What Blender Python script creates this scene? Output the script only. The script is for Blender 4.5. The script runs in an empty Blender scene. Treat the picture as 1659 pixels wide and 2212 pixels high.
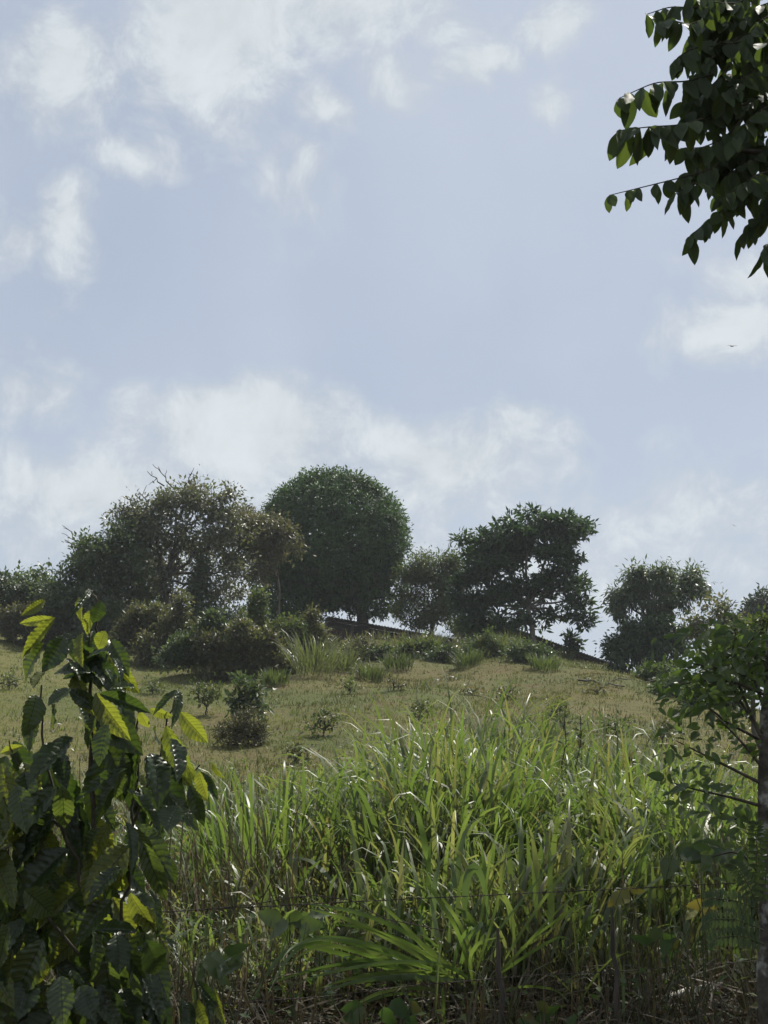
import bpy, math, random
import numpy as np
from mathutils import Vector, Matrix

random.seed(7)
RNG = np.random.default_rng(11)
SC = bpy.context.scene
COL = SC.collection

# ------------------------------------------------------------------ camera
EYE = Vector((0.0, 0.0, 1.6))
PITCH = math.radians(11.2)
FPX = 1407.0                       # focal length in pixels of a 768 x 1024 frame
cam_d = bpy.data.cameras.new('camera')
cam = bpy.data.objects.new('camera', cam_d)
COL.objects.link(cam)
cam.location = EYE
cam.rotation_euler = (math.radians(90) + PITCH, 0, 0)
cam_d.sensor_fit = 'VERTICAL'
cam_d.sensor_height = 24.0
cam_d.lens = 24.0 * FPX / 1024.0
cam_d.clip_start = 0.05
cam_d.clip_end = 9000
SC.camera = cam

# ------------------------------------------------------------------ light
SUN_EL, SUN_AZ = math.radians(57), math.radians(36)
SUN = Vector((math.sin(SUN_AZ) * math.cos(SUN_EL), math.cos(SUN_AZ) * math.cos(SUN_EL), math.sin(SUN_EL)))
sl = bpy.data.lights.new('sun', 'SUN')
sl.energy = 5.0
sl.angle = math.radians(0.55)
sl.color = (1.0, 0.95, 0.86)
so = bpy.data.objects.new('sun', sl)
COL.objects.link(so)
so.rotation_euler = SUN.to_track_quat('Z', 'Y').to_euler()
so.location = (30, 60, 120)

SC.view_settings.view_transform = 'Standard'
SC.view_settings.look = 'None'
SC.view_settings.exposure = 0.52
SC.view_settings.gamma = 1.0
SC.view_settings.use_curve_mapping = False
SC.render.engine = 'CYCLES'
SC.cycles.max_bounces = 7
SC.cycles.diffuse_bounces = 4
SC.cycles.transmission_bounces = 5
SC.cycles.volume_bounces = 1
SC.cycles.use_denoising = True
SC.cycles.sample_clamp_indirect = 6.0


def px_dir(xd, yd):
    """Ray of a point of the photograph (1659 x 2212 units) as (x, 1, z) slopes."""
    x = (xd * 768 / 1659 - 384) / FPX
    y = (512 - yd * 1024 / 2212) / FPX
    wy = math.cos(PITCH) - y * math.sin(PITCH)
    wz = math.sin(PITCH) + y * math.cos(PITCH)
    return x / wy, wz / wy


def P(xd, yd, D):
    sx, sz = px_dir(xd, yd)
    return Vector((sx * D, D, EYE.z + sz * D))


def S(px, D):
    """Size in metres of px photograph units at depth D."""
    return px * 768 / 1659 / FPX * D


# ------------------------------------------------------------------ world
world = bpy.data.worlds.new('World')
SC.world = world
world.use_nodes = True
wt = world.node_tree
for n in list(wt.nodes):
    wt.nodes.remove(n)


class NT:
    def __init__(self, tree):
        self.t = tree

    def n(self, typ, **kw):
        nd = self.t.nodes.new(typ)
        for k, v in kw.items():
            setattr(nd, k, v)
        return nd

    def put(self, sock, v):
        if isinstance(v, bpy.types.NodeSocket):
            self.t.links.new(v, sock)
        else:
            sock.default_value = v

    def math(self, op, a, b=None, c=None, clamp=False):
        nd = self.n('ShaderNodeMath', operation=op)
        nd.use_clamp = clamp
        self.put(nd.inputs[0], a)
        if b is not None:
            self.put(nd.inputs[1], b)
        if c is not None:
            self.put(nd.inputs[2], c)
        return nd.outputs[0]

    def mix(self, f, a, b):
        nd = self.n('ShaderNodeMix', data_type='RGBA')
        self.put(nd.inputs[0], f)
        self.put(nd.inputs[6], a if isinstance(a, bpy.types.NodeSocket) else (*a, 1)[:4])
        self.put(nd.inputs[7], b if isinstance(b, bpy.types.NodeSocket) else (*b, 1)[:4])
        return nd.outputs[2]

    def noise(self, vec, scale, detail=3.0, rough=0.5, dist=0.0):
        nd = self.n('ShaderNodeTexNoise')
        if vec is not None:
            self.t.links.new(vec, nd.inputs['Vector'])
        nd.inputs['Scale'].default_value = scale
        nd.inputs['Detail'].default_value = detail
        nd.inputs['Roughness'].default_value = rough
        nd.inputs['Distortion'].default_value = dist
        return nd

    def smooth(self, v, lo, hi, a=0.0, b=1.0):
        nd = self.n('ShaderNodeMapRange', interpolation_type='SMOOTHSTEP')
        self.put(nd.inputs[0], v)
        for i, k in enumerate((lo, hi, a, b)):
            nd.inputs[i + 1].default_value = k
        return nd.outputs[0]


w = NT(wt)
sky = w.n('ShaderNodeTexSky', sky_type='NISHITA')
sky.sun_disc = False
sky.sun_elevation = SUN_EL
sky.sun_rotation = SUN_AZ
sky.altitude = 300
sky.air_density = 1.0
sky.dust_density = 2.2
sky.ozone_density = 1.6
tc = w.n('ShaderNodeTexCoord')
gen = tc.outputs['Generated']
sep = w.n('ShaderNodeSeparateXYZ')
wt.links.new(gen, sep.inputs[0])
warp = w.noise(gen, 9.0, 4.0, 0.6)
wsep = w.n('ShaderNodeSeparateColor')
wt.links.new(warp.outputs['Color'], wsep.inputs[0])
az = w.math('ARCTAN2', sep.outputs[0], sep.outputs[1])
el = w.math('ARCSINE', sep.outputs[2])
az = w.math('ADD', az, w.math('MULTIPLY', w.math('SUBTRACT', wsep.outputs[0], 0.5), 0.10))
el = w.math('ADD', el, w.math('MULTIPLY', w.math('SUBTRACT', wsep.outputs[1], 0.5), 0.07))
CLOUDS = [(480, 60, 240, 160, 1.15), (130, 110, 190, 110, .9), (720, 10, 300, 90, .8), (1000, 130, 95, 36, .7),
          (1165, 50, 85, 45, .8), (850, 180, 60, 60, .4), (1190, 185, 40, 30, .4), (140, 460, 90, 120, .8),
          (30, 490, 90, 60, .45), (300, 320, 90, 45, .5), (715, 245, 80, 40, .6), (630, 350, 60, 100, .42),
          (560, 930, 330, 125, .95), (960, 965, 270, 120, .85), (180, 1060, 340, 130, .75),
          (1110, 915, 80, 70, .6), (1610, 690, 190, 85, .85), (1655, 590, 130, 70, .6), (1560, 1090, 300, 100, .35),
          (40, 830, 110, 60, .45), (830, 1220, 900, 110, .3)]
total = None
for cx, cy, rx, ry, st in CLOUDS:
    sx, sz = px_dir(cx, cy)
    d = Vector((sx, 1, sz)).normalized()
    a0, e0 = math.atan2(d.x, d.y), math.asin(d.z)
    u = w.math('MULTIPLY', w.math('SUBTRACT', az, a0), 1 / S(rx * 1.05, 1))
    v = w.math('MULTIPLY', w.math('SUBTRACT', el, e0), 1 / S(ry * 1.0, 1))
    if ry > 75:            # banks: billowing top, soft fading base
        v = w.math('ADD', w.math('MULTIPLY', w.math('MAXIMUM', v, 0.0), 1.3), w.math('MULTIPLY', w.math('MINIMUM', v, 0.0), 0.75))
    dd = w.math('SQRT', w.math('ADD', w.math('MULTIPLY', u, u), w.math('MULTIPLY', v, v)))
    val = w.math('MULTIPLY', w.math('SUBTRACT', 1.0, dd), st)
    total = val if total is None else w.math('MAXIMUM', total, val)
total = w.math('MAXIMUM', total, -0.6)
# the same broken cloud cover goes on round the rest of the sky
flat = w.n('ShaderNodeCombineXYZ')
den = w.math('ADD', w.math('MAXIMUM', sep.outputs[2], 0.0), 0.18)
w.put(flat.inputs[0], w.math('DIVIDE', sep.outputs[0], den))
w.put(flat.inputs[1], w.math('DIVIDE', sep.outputs[1], den))
broad = w.noise(flat.outputs[0], 1.3, 5.0, 0.55, 0.3)
around = w.math('MULTIPLY', w.math('SUBTRACT', broad.outputs['Fac'], 0.47), 4.0)
outside = w.math('MAXIMUM', w.smooth(w.math('ABSOLUTE', az), 0.30, 0.50),
                 w.smooth(w.math('ABSOLUTE', w.math('SUBTRACT', el, 0.2)), 0.40, 0.60))
around = w.math('ADD', around, w.math('MULTIPLY', w.math('SUBTRACT', 1.0, outside), -2.0))
total = w.math('MAXIMUM', total, around)
fine = w.noise(gen, 22.0, 9.0, 0.68, 0.35)
soft = w.noise(gen, 5.0, 4.0, 0.5, 0.2)
dens = w.math('ADD', total, w.math('MULTIPLY', w.math('SUBTRACT', fine.outputs['Fac'], 0.5), 2.0))
dens = w.math('ADD', dens, w.math('MULTIPLY', w.math('SUBTRACT', soft.outputs['Fac'], 0.5), 0.6))
dens = w.smooth(dens, -0.28, 0.68, 0.0, 0.92)
# a thin veil of vapour over the blue, thicker in places
veil = w.smooth(soft.outputs['Fac'], 0.25, 0.8, 0.60, 0.86)
skyc = w.mix(veil, sky.outputs[0], (6.4, 7.15, 8.4))
shade = w.math('MULTIPLY', w.smooth(fine.outputs['Fac'], 0.3, 0.75, 0.92, 1.06), w.smooth(dens, 0.2, 0.95, 0.94, 1.05))
cc = w.n('ShaderNodeVectorMath', operation='SCALE')
cc.inputs[0].default_value = (7.75, 8.3, 8.65)
w.put(cc.inputs['Scale'], shade)
finalc = w.mix(dens, skyc, cc.outputs[0])
bg = w.n('ShaderNodeBackground')
wt.links.new(finalc, bg.inputs[0])
bg.inputs[1].default_value = 0.061
wo = w.n('ShaderNodeOutputWorld')
wt.links.new(bg.outputs[0], wo.inputs[0])


# ------------------------------------------------------------------ materials
def new_mat(name):
    m = bpy.data.materials.new(name)
    m.use_nodes = True
    t = m.node_tree
    for n in list(t.nodes):
        t.nodes.remove(n)
    return m, NT(t)


def leaf_mat(name, cols, trans=0.35, rough=0.45, spec=0.4, tcol=None, tboost=1.6, patch=0.0, patch_scale=0.6, quilted=False):
    """Leaves: colour runs through cols from one leaf to the next; light shines through."""
    m, k = new_mat(name)
    geo = k.n('ShaderNodeNewGeometry')
    inf = k.n('ShaderNodeObjectInfo')
    r = k.math('FRACT', k.math('ADD', geo.outputs['Random Per Island'], inf.outputs['Random']))
    ramp = k.n('ShaderNodeValToRGB')
    ramp.color_ramp.elements[0].position = 0.0
    ramp.color_ramp.elements[1].position = 1.0
    for i, c in enumerate(cols):
        if i == 0:
            e = ramp.color_ramp.elements[0]
        elif i == len(cols) - 1:
            e = ramp.color_ramp.elements[-1]
        else:
            e = ramp.color_ramp.elements.new(i / (len(cols) - 1))
        e.color = (*c, 1)
    k.t.links.new(r, ramp.inputs[0])
    col = ramp.outputs[0]
    if patch:
        pn = k.noise(geo.outputs['Position'], patch_scale, 3.0, 0.6)
        f = k.smooth(pn.outputs['Fac'], 0.3, 0.7, 1 - patch, 1 + patch)
        sc_ = k.n('ShaderNodeVectorMath', operation='SCALE')
        k.t.links.new(col, sc_.inputs[0])
        k.put(sc_.inputs['Scale'], f)
        col = sc_.outputs[0]
    if quilted:
        uv = k.n('ShaderNodeUVMap')
        s = k.n('ShaderNodeSeparateXYZ')
        k.t.links.new(uv.outputs[0], s.inputs[0])
        au = k.math('ABSOLUTE', k.math('SUBTRACT', s.outputs[0], 0.5))
        mid = k.smooth(au, 0.012, 0.035, 1.0, 0.0)
        side = k.math('FRACT', k.math('MULTIPLY', k.math('SUBTRACT', s.outputs[1], k.math('MULTIPLY', au, 0.30)), 10.0))
        side = k.smooth(k.math('ABSOLUTE', k.math('SUBTRACT', side, 0.5)), 0.30, 0.5, 0.0, 0.7)  # side veins, darkened further to put the shading between ribs into the colour
        col = k.mix(k.math('MAXIMUM', mid, side), col, tuple(c * 0.45 for c in cols[len(cols) // 2]))
        blot = k.noise(uv.outputs[0], 7.0, 4.0, 0.6)
        bl = k.smooth(blot.outputs['Fac'], 0.62, 0.75, 0.0, 0.5)
        col = k.mix(bl, col, (0.12, 0.10, 0.03))
    pb = k.n('ShaderNodeBsdfPrincipled')
    k.t.links.new(col, pb.inputs['Base Color'])
    pb.inputs['Roughness'].default_value = rough
    pb.inputs['Specular IOR Level'].default_value = spec
    tr = k.n('ShaderNodeBsdfTranslucent')
    tv = k.n('ShaderNodeVectorMath', operation='MULTIPLY')
    k.t.links.new(col, tv.inputs[0])
    tc_ = tcol or (1.15, 1.25, 0.55)
    tv.inputs[1].default_value = tuple(c * tboost for c in tc_)
    k.t.links.new(tv.outputs[0], tr.inputs[0])
    mx = k.n('ShaderNodeMixShader')
    mx.inputs[0].default_value = trans
    k.t.links.new(pb.outputs[0], mx.inputs[1])
    k.t.links.new(tr.outputs[0], mx.inputs[2])
    o = k.n('ShaderNodeOutputMaterial')
    k.t.links.new(mx.outputs[0], o.inputs[0])
    return m


def rough_mat(name, c1, c2, scale=6.0, rough=0.85, bump=0.3, c3=None, metallic=0.0, stretch=(1, 1, 1), spec=0.3):
    m, k = new_mat(name)
    tcn = k.n('ShaderNodeTexCoord')
    mp = k.n('ShaderNodeMapping')
    mp.inputs['Scale'].default_value = stretch
    k.t.links.new(tcn.outputs['Object'], mp.inputs[0])
    n1 = k.noise(mp.outputs[0], scale, 6.0, 0.65)
    f = k.smooth(n1.outputs['Fac'], 0.35, 0.65)
    col = k.mix(f, c1, c2)
    if c3:
        n2 = k.noise(mp.outputs[0], scale * 0.37, 4.0, 0.6)
        col = k.mix(k.smooth(n2.outputs['Fac'], 0.5, 0.62), col, c3)
    pb = k.n('ShaderNodeBsdfPrincipled')
    k.t.links.new(col, pb.inputs['Base Color'])
    pb.inputs['Roughness'].default_value = rough
    pb.inputs['Metallic'].default_value = metallic
    pb.inputs['Specular IOR Level'].default_value = spec
    bp = k.n('ShaderNodeBump')
    bp.inputs['Strength'].default_value = bump
    k.t.links.new(n1.outputs['Fac'], bp.inputs['Height'])
    k.t.links.new(bp.outputs[0], pb.inputs['Normal'])
    o = k.n('ShaderNodeOutputMaterial')
    k.t.links.new(pb.outputs[0], o.inputs[0])
    return m


M = {}
M['mango'] = leaf_mat('mango_leaf', [(.026, .055, .020), (.036, .074, .026), (.052, .098, .032), (.06, .10, .034)], .22, .5, .15, patch=.25)
M['umbrella'] = leaf_mat('umbrella_leaf', [(.020, .042, .020), (.030, .058, .024), (.040, .070, .028)], .25, .45, .3, patch=.2)
M['dry_tree'] = leaf_mat('greyish_leaf', [(.085, .085, .056), (.07, .085, .052), (.115, .105, .072), (.06, .08, .045)], .28, .42, .5, patch=.25)
M['brown_tree'] = leaf_mat('brownish_leaf', [(.10, .09, .055), (.08, .082, .048), (.125, .105, .065)], .28, .45, .5, patch=.2)
M['bush'] = leaf_mat('bush_leaf', [(.042, .066, .034), (.055, .08, .04), (.08, .095, .05)], .3, .40, .5, patch=.25)
M['olive'] = leaf_mat('olive_leaf', [(.075, .082, .044), (.06, .075, .04), (.10, .095, .05), (.12, .095, .058)], .3, .45, .4, patch=.3)
M['feather'] = leaf_mat('feathery_leaf', [(.065, .085, .034), (.05, .072, .03), (.085, .09, .042)], .38, .5, .3, patch=.25)
M['fresh'] = leaf_mat('fresh_leaf', [(.06, .085, .036), (.075, .10, .042), (.05, .075, .034)], .35, .45, .4, patch=.2)
M['far_tree'] = leaf_mat('far_leaf', [(.025, .04, .024), (.035, .05, .03)], .2, .5, .3)
M['tall_grass'] = leaf_mat('tall_grass', [(.065, .092, .036), (.09, .118, .045), (.12, .145, .055), (.07, .10, .042), (.18, .165, .09), (.095, .125, .046), (.08, .115, .044), (.15, .125, .07)],
                           .40, .46, .55, tcol=(1.08, 1.2, .55), tboost=1.55, patch=.25, patch_scale=.9)
M['hero_grass'] = leaf_mat('broad_grass', [(.065, .10, .036), (.09, .125, .044), (.11, .138, .055)], .42, .46, .55, tcol=(1.1, 1.2, .5), tboost=1.6)
M['straw'] = leaf_mat('dry_grass', [(.10, .082, .05), (.07, .057, .036), (.14, .115, .072), (.05, .042, .028), (.058, .062, .03), (.042, .036, .026)], .25, .6, .25, tcol=(1.1, 1, .7), tboost=1.1)
M['meadow'] = leaf_mat('meadow_grass', [(.10, .097, .036), (.082, .096, .033), (.12, .11, .044), (.07, .09, .03), (.105, .085, .038), (.078, .095, .032)], .3, .55, .25,
                       tcol=(1.1, 1.1, .6), tboost=1.3, patch=.25, patch_scale=.35)
M['green_meadow'] = leaf_mat('green_meadow_grass', [(.085, .105, .034), (.11, .125, .04), (.14, .13, .05)], .35, .55, .25, patch=.2, patch_scale=.35)
M['cane'] = leaf_mat('cane_grass', [(.085, .10, .048), (.115, .125, .062), (.07, .09, .04)], .3, .4, .5, patch=.15)
M['coffee'] = leaf_mat('mature_coffee_leaf', [(.020, .038, .014), (.028, .048, .017), (.044, .066, .024)], .34, .38, .6, tcol=(1.3, 1.2, .45), tboost=2.7, quilted=True)
M['coffee_young'] = leaf_mat('young_coffee_leaf', [(.095, .122, .030), (.11, .135, .036), (.08, .11, .028)], .5, .42, .6, tcol=(1.25, 1.15, .42), tboost=2.0, quilted=True)
M['overhang'] = leaf_mat('overhanging_leaf', [(.045, .066, .036), (.055, .078, .040), (.07, .092, .045)], .25, .58, .2, tcol=(1.2, 1.3, .4), tboost=1.8)
M['sapling'] = leaf_mat('sapling_leaf', [(.065, .095, .036), (.085, .12, .044), (.055, .085, .034), (.095, .125, .05)], .42, .42, .4, patch=.15)
M['vine'] = leaf_mat('vine_leaf', [(.045, .075, .028), (.06, .095, .034), (.035, .06, .024), (.09, .11, .04), (.10, .085, .04)], .35, .6, .2)
M['yellow_leaf'] = leaf_mat('yellow_leaf', [(.22, .19, .05), (.17, .17, .05), (.14, .15, .045)], .35, .5, .3, tcol=(1.1, 1, .5), tboost=1.1)
M['bark'] = rough_mat('bark', (.055, .048, .04), (.10, .09, .075), 5.0, .9, .5)
M['pale_bark'] = rough_mat('pale_bark', (.08, .074, .064), (.14, .13, .11), 5.0, .9, .5)
M['mottled_bark'] = rough_mat('mottled_bark', (.045, .040, .034), (.10, .09, .075), 26.0, .9, .9, c3=(.30, .30, .27))
M['stem'] = rough_mat('woody_stem', (.035, .03, .02), (.07, .06, .04), 30.0, .8, .3)
M['green_stem'] = rough_mat('green_stem', (.045, .06, .02), (.07, .085, .03), 30.0, .6, .2)
M['wire'] = rough_mat('weathered_wire', (.045, .036, .030), (.085, .065, .05), 40.0, .7, .1, metallic=.3)
M['post'] = rough_mat('weathered_post', (.05, .042, .035), (.10, .085, .07), 14.0, .9, .6, stretch=(1, 1, .2))
M['board'] = rough_mat('red_brown_board', (.060, .036, .027), (.10, .055, .04), 3.0, .85, .4, stretch=(.3, 1, 3))
M['dark_board'] = rough_mat('dark_board', (.03, .026, .023), (.055, .045, .038), 3.0, .9, .4, stretch=(.3, 1, 3))
M['roof'] = rough_mat('corrugated_roof', (.16, .15, .145), (.26, .25, .24), 2.0, .5, .15, c3=(.14, .09, .06), metallic=.4)
M['paper'] = rough_mat('pale_litter', (.45, .43, .38), (.6, .58, .52), 12.0, .8, .2)
M['stone'] = rough_mat('pale_stone', (.38, .36, .32), (.5, .48, .42), 12.0, .9, .4)
M['bird'] = rough_mat('dark_feathers', (.03, .028, .026), (.06, .055, .05), 10.0, .8, .1)


# ------------------------------------------------------------------ mesh helpers
def link(o, parent=None):
    COL.objects.link(o)
    if parent is not None:
        o.parent = parent
    return o


def tag(o, label=None, cat=None, group=None, kind=None):
    if label: o['label'] = label
    if cat: o['category'] = cat
    if group: o['group'] = group
    if kind: o['kind'] = kind
    return o


def empty(name, loc, label, cat, group=None):
    o = bpy.data.objects.new(name, None)
    o.location = loc
    o.empty_display_size = 0.2
    link(o)
    return tag(o, label, cat, group)


def np_mesh(name, verts, faces, mat, smooth=True):
    """faces: an (N, k) int array, or a list of such arrays."""
    if not isinstance(faces, list):
        faces = [faces]
    faces = [f for f in faces if len(f)]
    me = bpy.data.meshes.new(name)
    verts = np.asarray(verts, dtype=np.float32)
    me.vertices.add(len(verts))
    me.vertices.foreach_set('co', verts.ravel())
    loops = np.concatenate([f.ravel() for f in faces]).astype(np.int32)
    sizes = np.concatenate([np.full(len(f), f.shape[1], np.int32) for f in faces])
    starts = np.concatenate([[0], np.cumsum(sizes)[:-1]]).astype(np.int32)
    me.loops.add(len(loops))
    me.loops.foreach_set('vertex_index', loops)
    me.polygons.add(len(sizes))
    me.polygons.foreach_set('loop_start', starts)
    me.polygons.foreach_set('loop_total', sizes)
    me.polygons.foreach_set('use_smooth', np.full(len(sizes), smooth, bool))
    me.update(calc_edges=True)
    me.materials.append(mat)
    return me


def obj(name, me, parent=None, world_at=None):
    """Mesh data in world space; when parented, it is moved into the parent's space."""
    o = bpy.data.objects.new(name, me)
    link(o, parent)
    if parent is not None and world_at is None:
        o.matrix_parent_inverse = Matrix.Translation(-parent.location)
    return o


class Tubes:
    def __init__(self, sides=6):
        self.v, self.f, self.k, self.n = [], [], sides, 0

    def add(self, pts, radii):
        pts = np.asarray([tuple(p) for p in pts], float)
        m = len(pts)
        radii = np.asarray(radii, float) if np.ndim(radii) else np.full(m, radii)
        tang = np.gradient(pts, axis=0)
        tang /= np.linalg.norm(tang, axis=1, keepdims=True) + 1e-9
        ref = np.array([0.31, 0.17, 0.93])
        if abs(tang.mean(axis=0) @ ref) > .85:
            ref = np.array([0.9, 0.3, 0.1])
        a = np.cross(tang, ref); a /= np.linalg.norm(a, axis=1, keepdims=True) + 1e-9
        b = np.cross(tang, a)
        th = np.linspace(0, 2 * np.pi, self.k, endpoint=False)
        ring = pts[:, None] + radii[:, None, None] * (np.cos(th)[None, :, None] * a[:, None] + np.sin(th)[None, :, None] * b[:, None])
        self.v.append(ring.reshape(-1, 3))
        i = np.arange(m - 1)[:, None] * self.k
        j = np.arange(self.k)[None]
        j2 = (j + 1) % self.k
        q = np.stack([i + j, i + j2, i + self.k + j2, i + self.k + j], -1).reshape(-1, 4) + self.n
        self.f.append(q)
        self.n += m * self.k

    def mesh(self, name, mat):
        return np_mesh(name, np.concatenate(self.v), np.concatenate(self.f), mat)


def norm(a):
    return a / (np.linalg.norm(a, axis=-1, keepdims=True) + 1e-9)


def leaf_cards(pos, dirs, nrm, L, W, fold=0.25):
    """Small leaves of two folded triangles each."""
    dirs = norm(dirs)
    side = norm(np.cross(dirs, nrm))
    up = np.cross(side, dirs)
    L = L[:, None]; W = W[:, None]
    mid = pos + dirs * L * 0.45
    a = mid + side * W * .5 + up * W * fold
    b = mid - side * W * .5 + up * W * fold
    tip = pos + dirs * L
    v = np.stack([pos, a, tip, b], 1).reshape(-1, 3)
    n = len(pos)
    i = np.arange(n)[:, None] * 4
    f = np.concatenate([i + np.array([[0, 2, 1]]), i + np.array([[0, 3, 2]])], 0)
    return v, f


def wavy(p0, p1, n=6, amp=0.08, sag=0.0):
    p0 = np.array(p0, float); p1 = np.array(p1, float)
    t = np.linspace(0, 1, n)[:, None]
    L = np.linalg.norm(p1 - p0)
    pts = p0 + (p1 - p0) * t
    j = RNG.normal(0, amp * L / 2, (n, 3)); j[0] = 0; j[-1] = 0
    pts = pts + j
    pts[:, 2] += (sag * L * 4 * t * (1 - t)).ravel()
    return pts


# ------------------------------------------------------------------ terrain
PY = np.array([-3000, -50, 3, 5.2, 7, 10, 18, 25, 31, 40, 55, 66, 74, 82, 100, 150, 400, 6000], float)
PZ = np.array([-4, -1, 0, .35, .62, .78, 1.1, 1.7, 2.7, 4.15, 6.55, 8.35, 9.1, 8.9, 6.5, 0, -12, -12], float)


def hgt(x, y):
    x = np.asarray(x, float); y = np.asarray(y, float)
    z = (np.interp(y, PY, PZ) + np.interp(y - 2, PY, PZ) + np.interp(y + 2, PY, PZ)) / 3
    near = np.interp(y, PY, PZ)
    z = np.where(y < 22, near, z)
    t = np.clip((y - 25) / 25, 0, 1); t = t * t * (3 - 2 * t)
    z = z - np.minimum(.030 * np.maximum(0, x - 5.5) ** 2, 5.0) * t
    z = z + np.minimum(.05 * np.maximum(0, -x - 7), 1.0) * t
    z = z + t * (.16 * np.sin(x * .55 + y * .21) + .10 * np.sin(x * 1.3 - y * .47 + 1) + .05 * np.sin(y * 1.1 + x * .3))
    z = z - .7 * np.exp(-((x - 10) / 2.4) ** 2 - ((y - 64) / 9) ** 2)
    z = z + .03 * np.sin(x * 2.3 + y * 1.7) * np.clip((y - 3) / 3, 0, 1)
    return z


def hz(x, y):
    return float(hgt(x, y))


def G(xd, yd, d0=6.0, d1=76.0):
    """Where the ray of a photograph point meets the hillside."""
    sx, sz = px_dir(xd, yd)
    D = np.linspace(d0, d1, 1400)
    z = EYE.z + sz * D
    below = z <= hgt(sx * D, D)
    if not below.any():
        i = int(np.argmin(z - hgt(sx * D, D)))
    else:
        i = int(np.argmax(below))
    return Vector((sx * D[i], D[i], hz(sx * D[i], D[i])))


def ramp_axis(fine_lo, fine_hi, step, far, grow=1.25):
    a = list(np.arange(fine_lo, fine_hi, step))
    s, x = step, fine_hi
    while x < far:
        a.append(x); s *= grow; x += s
    a.append(far)
    s, x = step, fine_lo - step
    neg = []
    while x > -far:
        neg.append(x); s *= grow; x -= s
    neg.append(-far)
    return np.array(neg[::-1] + a)


gx = ramp_axis(-26, 26, .4, 5000)
gy = ramp_axis(2, 90, .4, 5000)
GX, GY = np.meshgrid(gx, gy)
GZ = hgt(GX, GY)
nx, ny = len(gx), len(gy)
idx = np.arange(nx * ny).reshape(ny, nx)
quads = np.stack([idx[:-1, :-1], idx[:-1, 1:], idx[1:, 1:], idx[1:, :-1]], -1).reshape(-1, 4)

gm, k = new_mat('hillside_soil')
geo = k.n('ShaderNodeNewGeometry')
pos = geo.outputs['Position']
n1 = k.noise(pos, .16, 5.0, .6)
n2 = k.noise(pos, .9, 5.0, .65)
n3 = k.noise(pos, 7.0, 5.0, .7)
c = k.mix(k.smooth(n1.outputs['Fac'], .40, .62), (.104, .096, .036), (.072, .090, .027))
c = k.mix(k.smooth(n2.outputs['Fac'], .50, .66, 0, .7), c, (.118, .085, .045))
sp = k.n('ShaderNodeSeparateXYZ')
k.t.links.new(pos, sp.inputs[0])
leftish = k.smooth(k.math('ADD', sp.outputs[0], k.math('MULTIPLY', k.math('SUBTRACT', n1.outputs['Fac'], .5), 14.0)), -11.0, -5.0, .75, 0.0)
c = k.mix(leftish, c, (.115, .115, .038))
near_f = k.smooth(sp.outputs[1], 15.0, 24.0, .9, 0.0)
c = k.mix(near_f, c, (.060, .042, .030))
c = k.mix(k.smooth(n3.outputs['Fac'], .40, .65, 0, .55), c, (.055, .05, .028))
pb = k.n('ShaderNodeBsdfPrincipled')
k.t.links.new(c, pb.inputs['Base Color'])
pb.inputs['Roughness'].default_value = .95
pb.inputs['Specular IOR Level'].default_value = .1
bp = k.n('ShaderNodeBump')
bp.inputs['Strength'].default_value = .8
bp.inputs['Distance'].default_value = .12
k.t.links.new(n3.outputs['Fac'], bp.inputs['Height'])
k.t.links.new(bp.outputs[0], pb.inputs['Normal'])
om = k.n('ShaderNodeOutputMaterial')
k.t.links.new(pb.outputs[0], om.inputs[0])
ground = obj('ground', np_mesh('ground', np.stack([GX, GY, GZ], -1).reshape(-1, 3), quads, gm))
tag(ground, 'rising hillside of brown soil and worn grass', None, kind='structure')


# ------------------------------------------------------------------ grass blades
def blades(root, head, L, th0, bend, W, seg=6, power=2.2, twist=0.6):
    """Curved tapering strips. All arguments are arrays over the blades."""
    n = len(root)
    s = np.linspace(0, 1, seg + 1)
    th = th0[:, None] + bend[:, None] * s[None] ** power
    ds = (L / seg)[:, None]
    hx = np.cumsum(np.concatenate([np.zeros((n, 1)), np.sin(th[:, :-1]) * ds], 1), 1)
    vz = np.cumsum(np.concatenate([np.zeros((n, 1)), np.cos(th[:, :-1]) * ds], 1), 1)
    H = np.stack([np.cos(head), np.sin(head), np.zeros(n)], 1)
    C = root[:, None] + hx[..., None] * H[:, None] + vz[..., None] * np.array([0, 0, 1.0])
    side = np.stack([-np.sin(head), np.cos(head), np.zeros(n)], 1)
    nor = np.stack([-np.cos(th)[..., None] * H[:, None] + np.sin(th)[..., None] * np.array([0, 0, 1.0])], 0)[0]
    tw = RNG.normal(0, twist, n)[:, None, None] * s[None, :, None]
    sd = side[:, None] * np.cos(tw) + nor * np.sin(tw)
    prof = np.minimum(1, .45 + 2.2 * s) * np.maximum(0.03, 1 - np.maximum(0, (s - .35) / .65) ** 1.5)
    off = sd * (W[:, None] * prof[None] * .5)[..., None]
    v = np.stack([C - off, C + off], 2).reshape(-1, 3)
    i = np.arange(n)[:, None] * (2 * (seg + 1)) + np.arange(seg)[None] * 2
    i = i.reshape(-1)
    f = np.stack([i, i + 1, i + 3, i + 2], -1)
    return v, f


def meshjoin(parts):
    vs, fs, n = [], [], 0
    for v, f in parts:
        vs.append(v); fs.append(f + n); n += len(v)
    return np.concatenate(vs), np.concatenate(fs)


def in_view(n, y0, y1, pad=1.12, bias=1.0):
    """Points of the ground in the wedge the photograph sees, with depth y0..y1."""
    y = y0 + (y1 - y0) * RNG.random(n) ** bias
    hw = (384 / FPX) * 1.03 * y * 1.04 + 1.1
    x = (RNG.random(n) * 2 - 1) * hw
    return x, y


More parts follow.
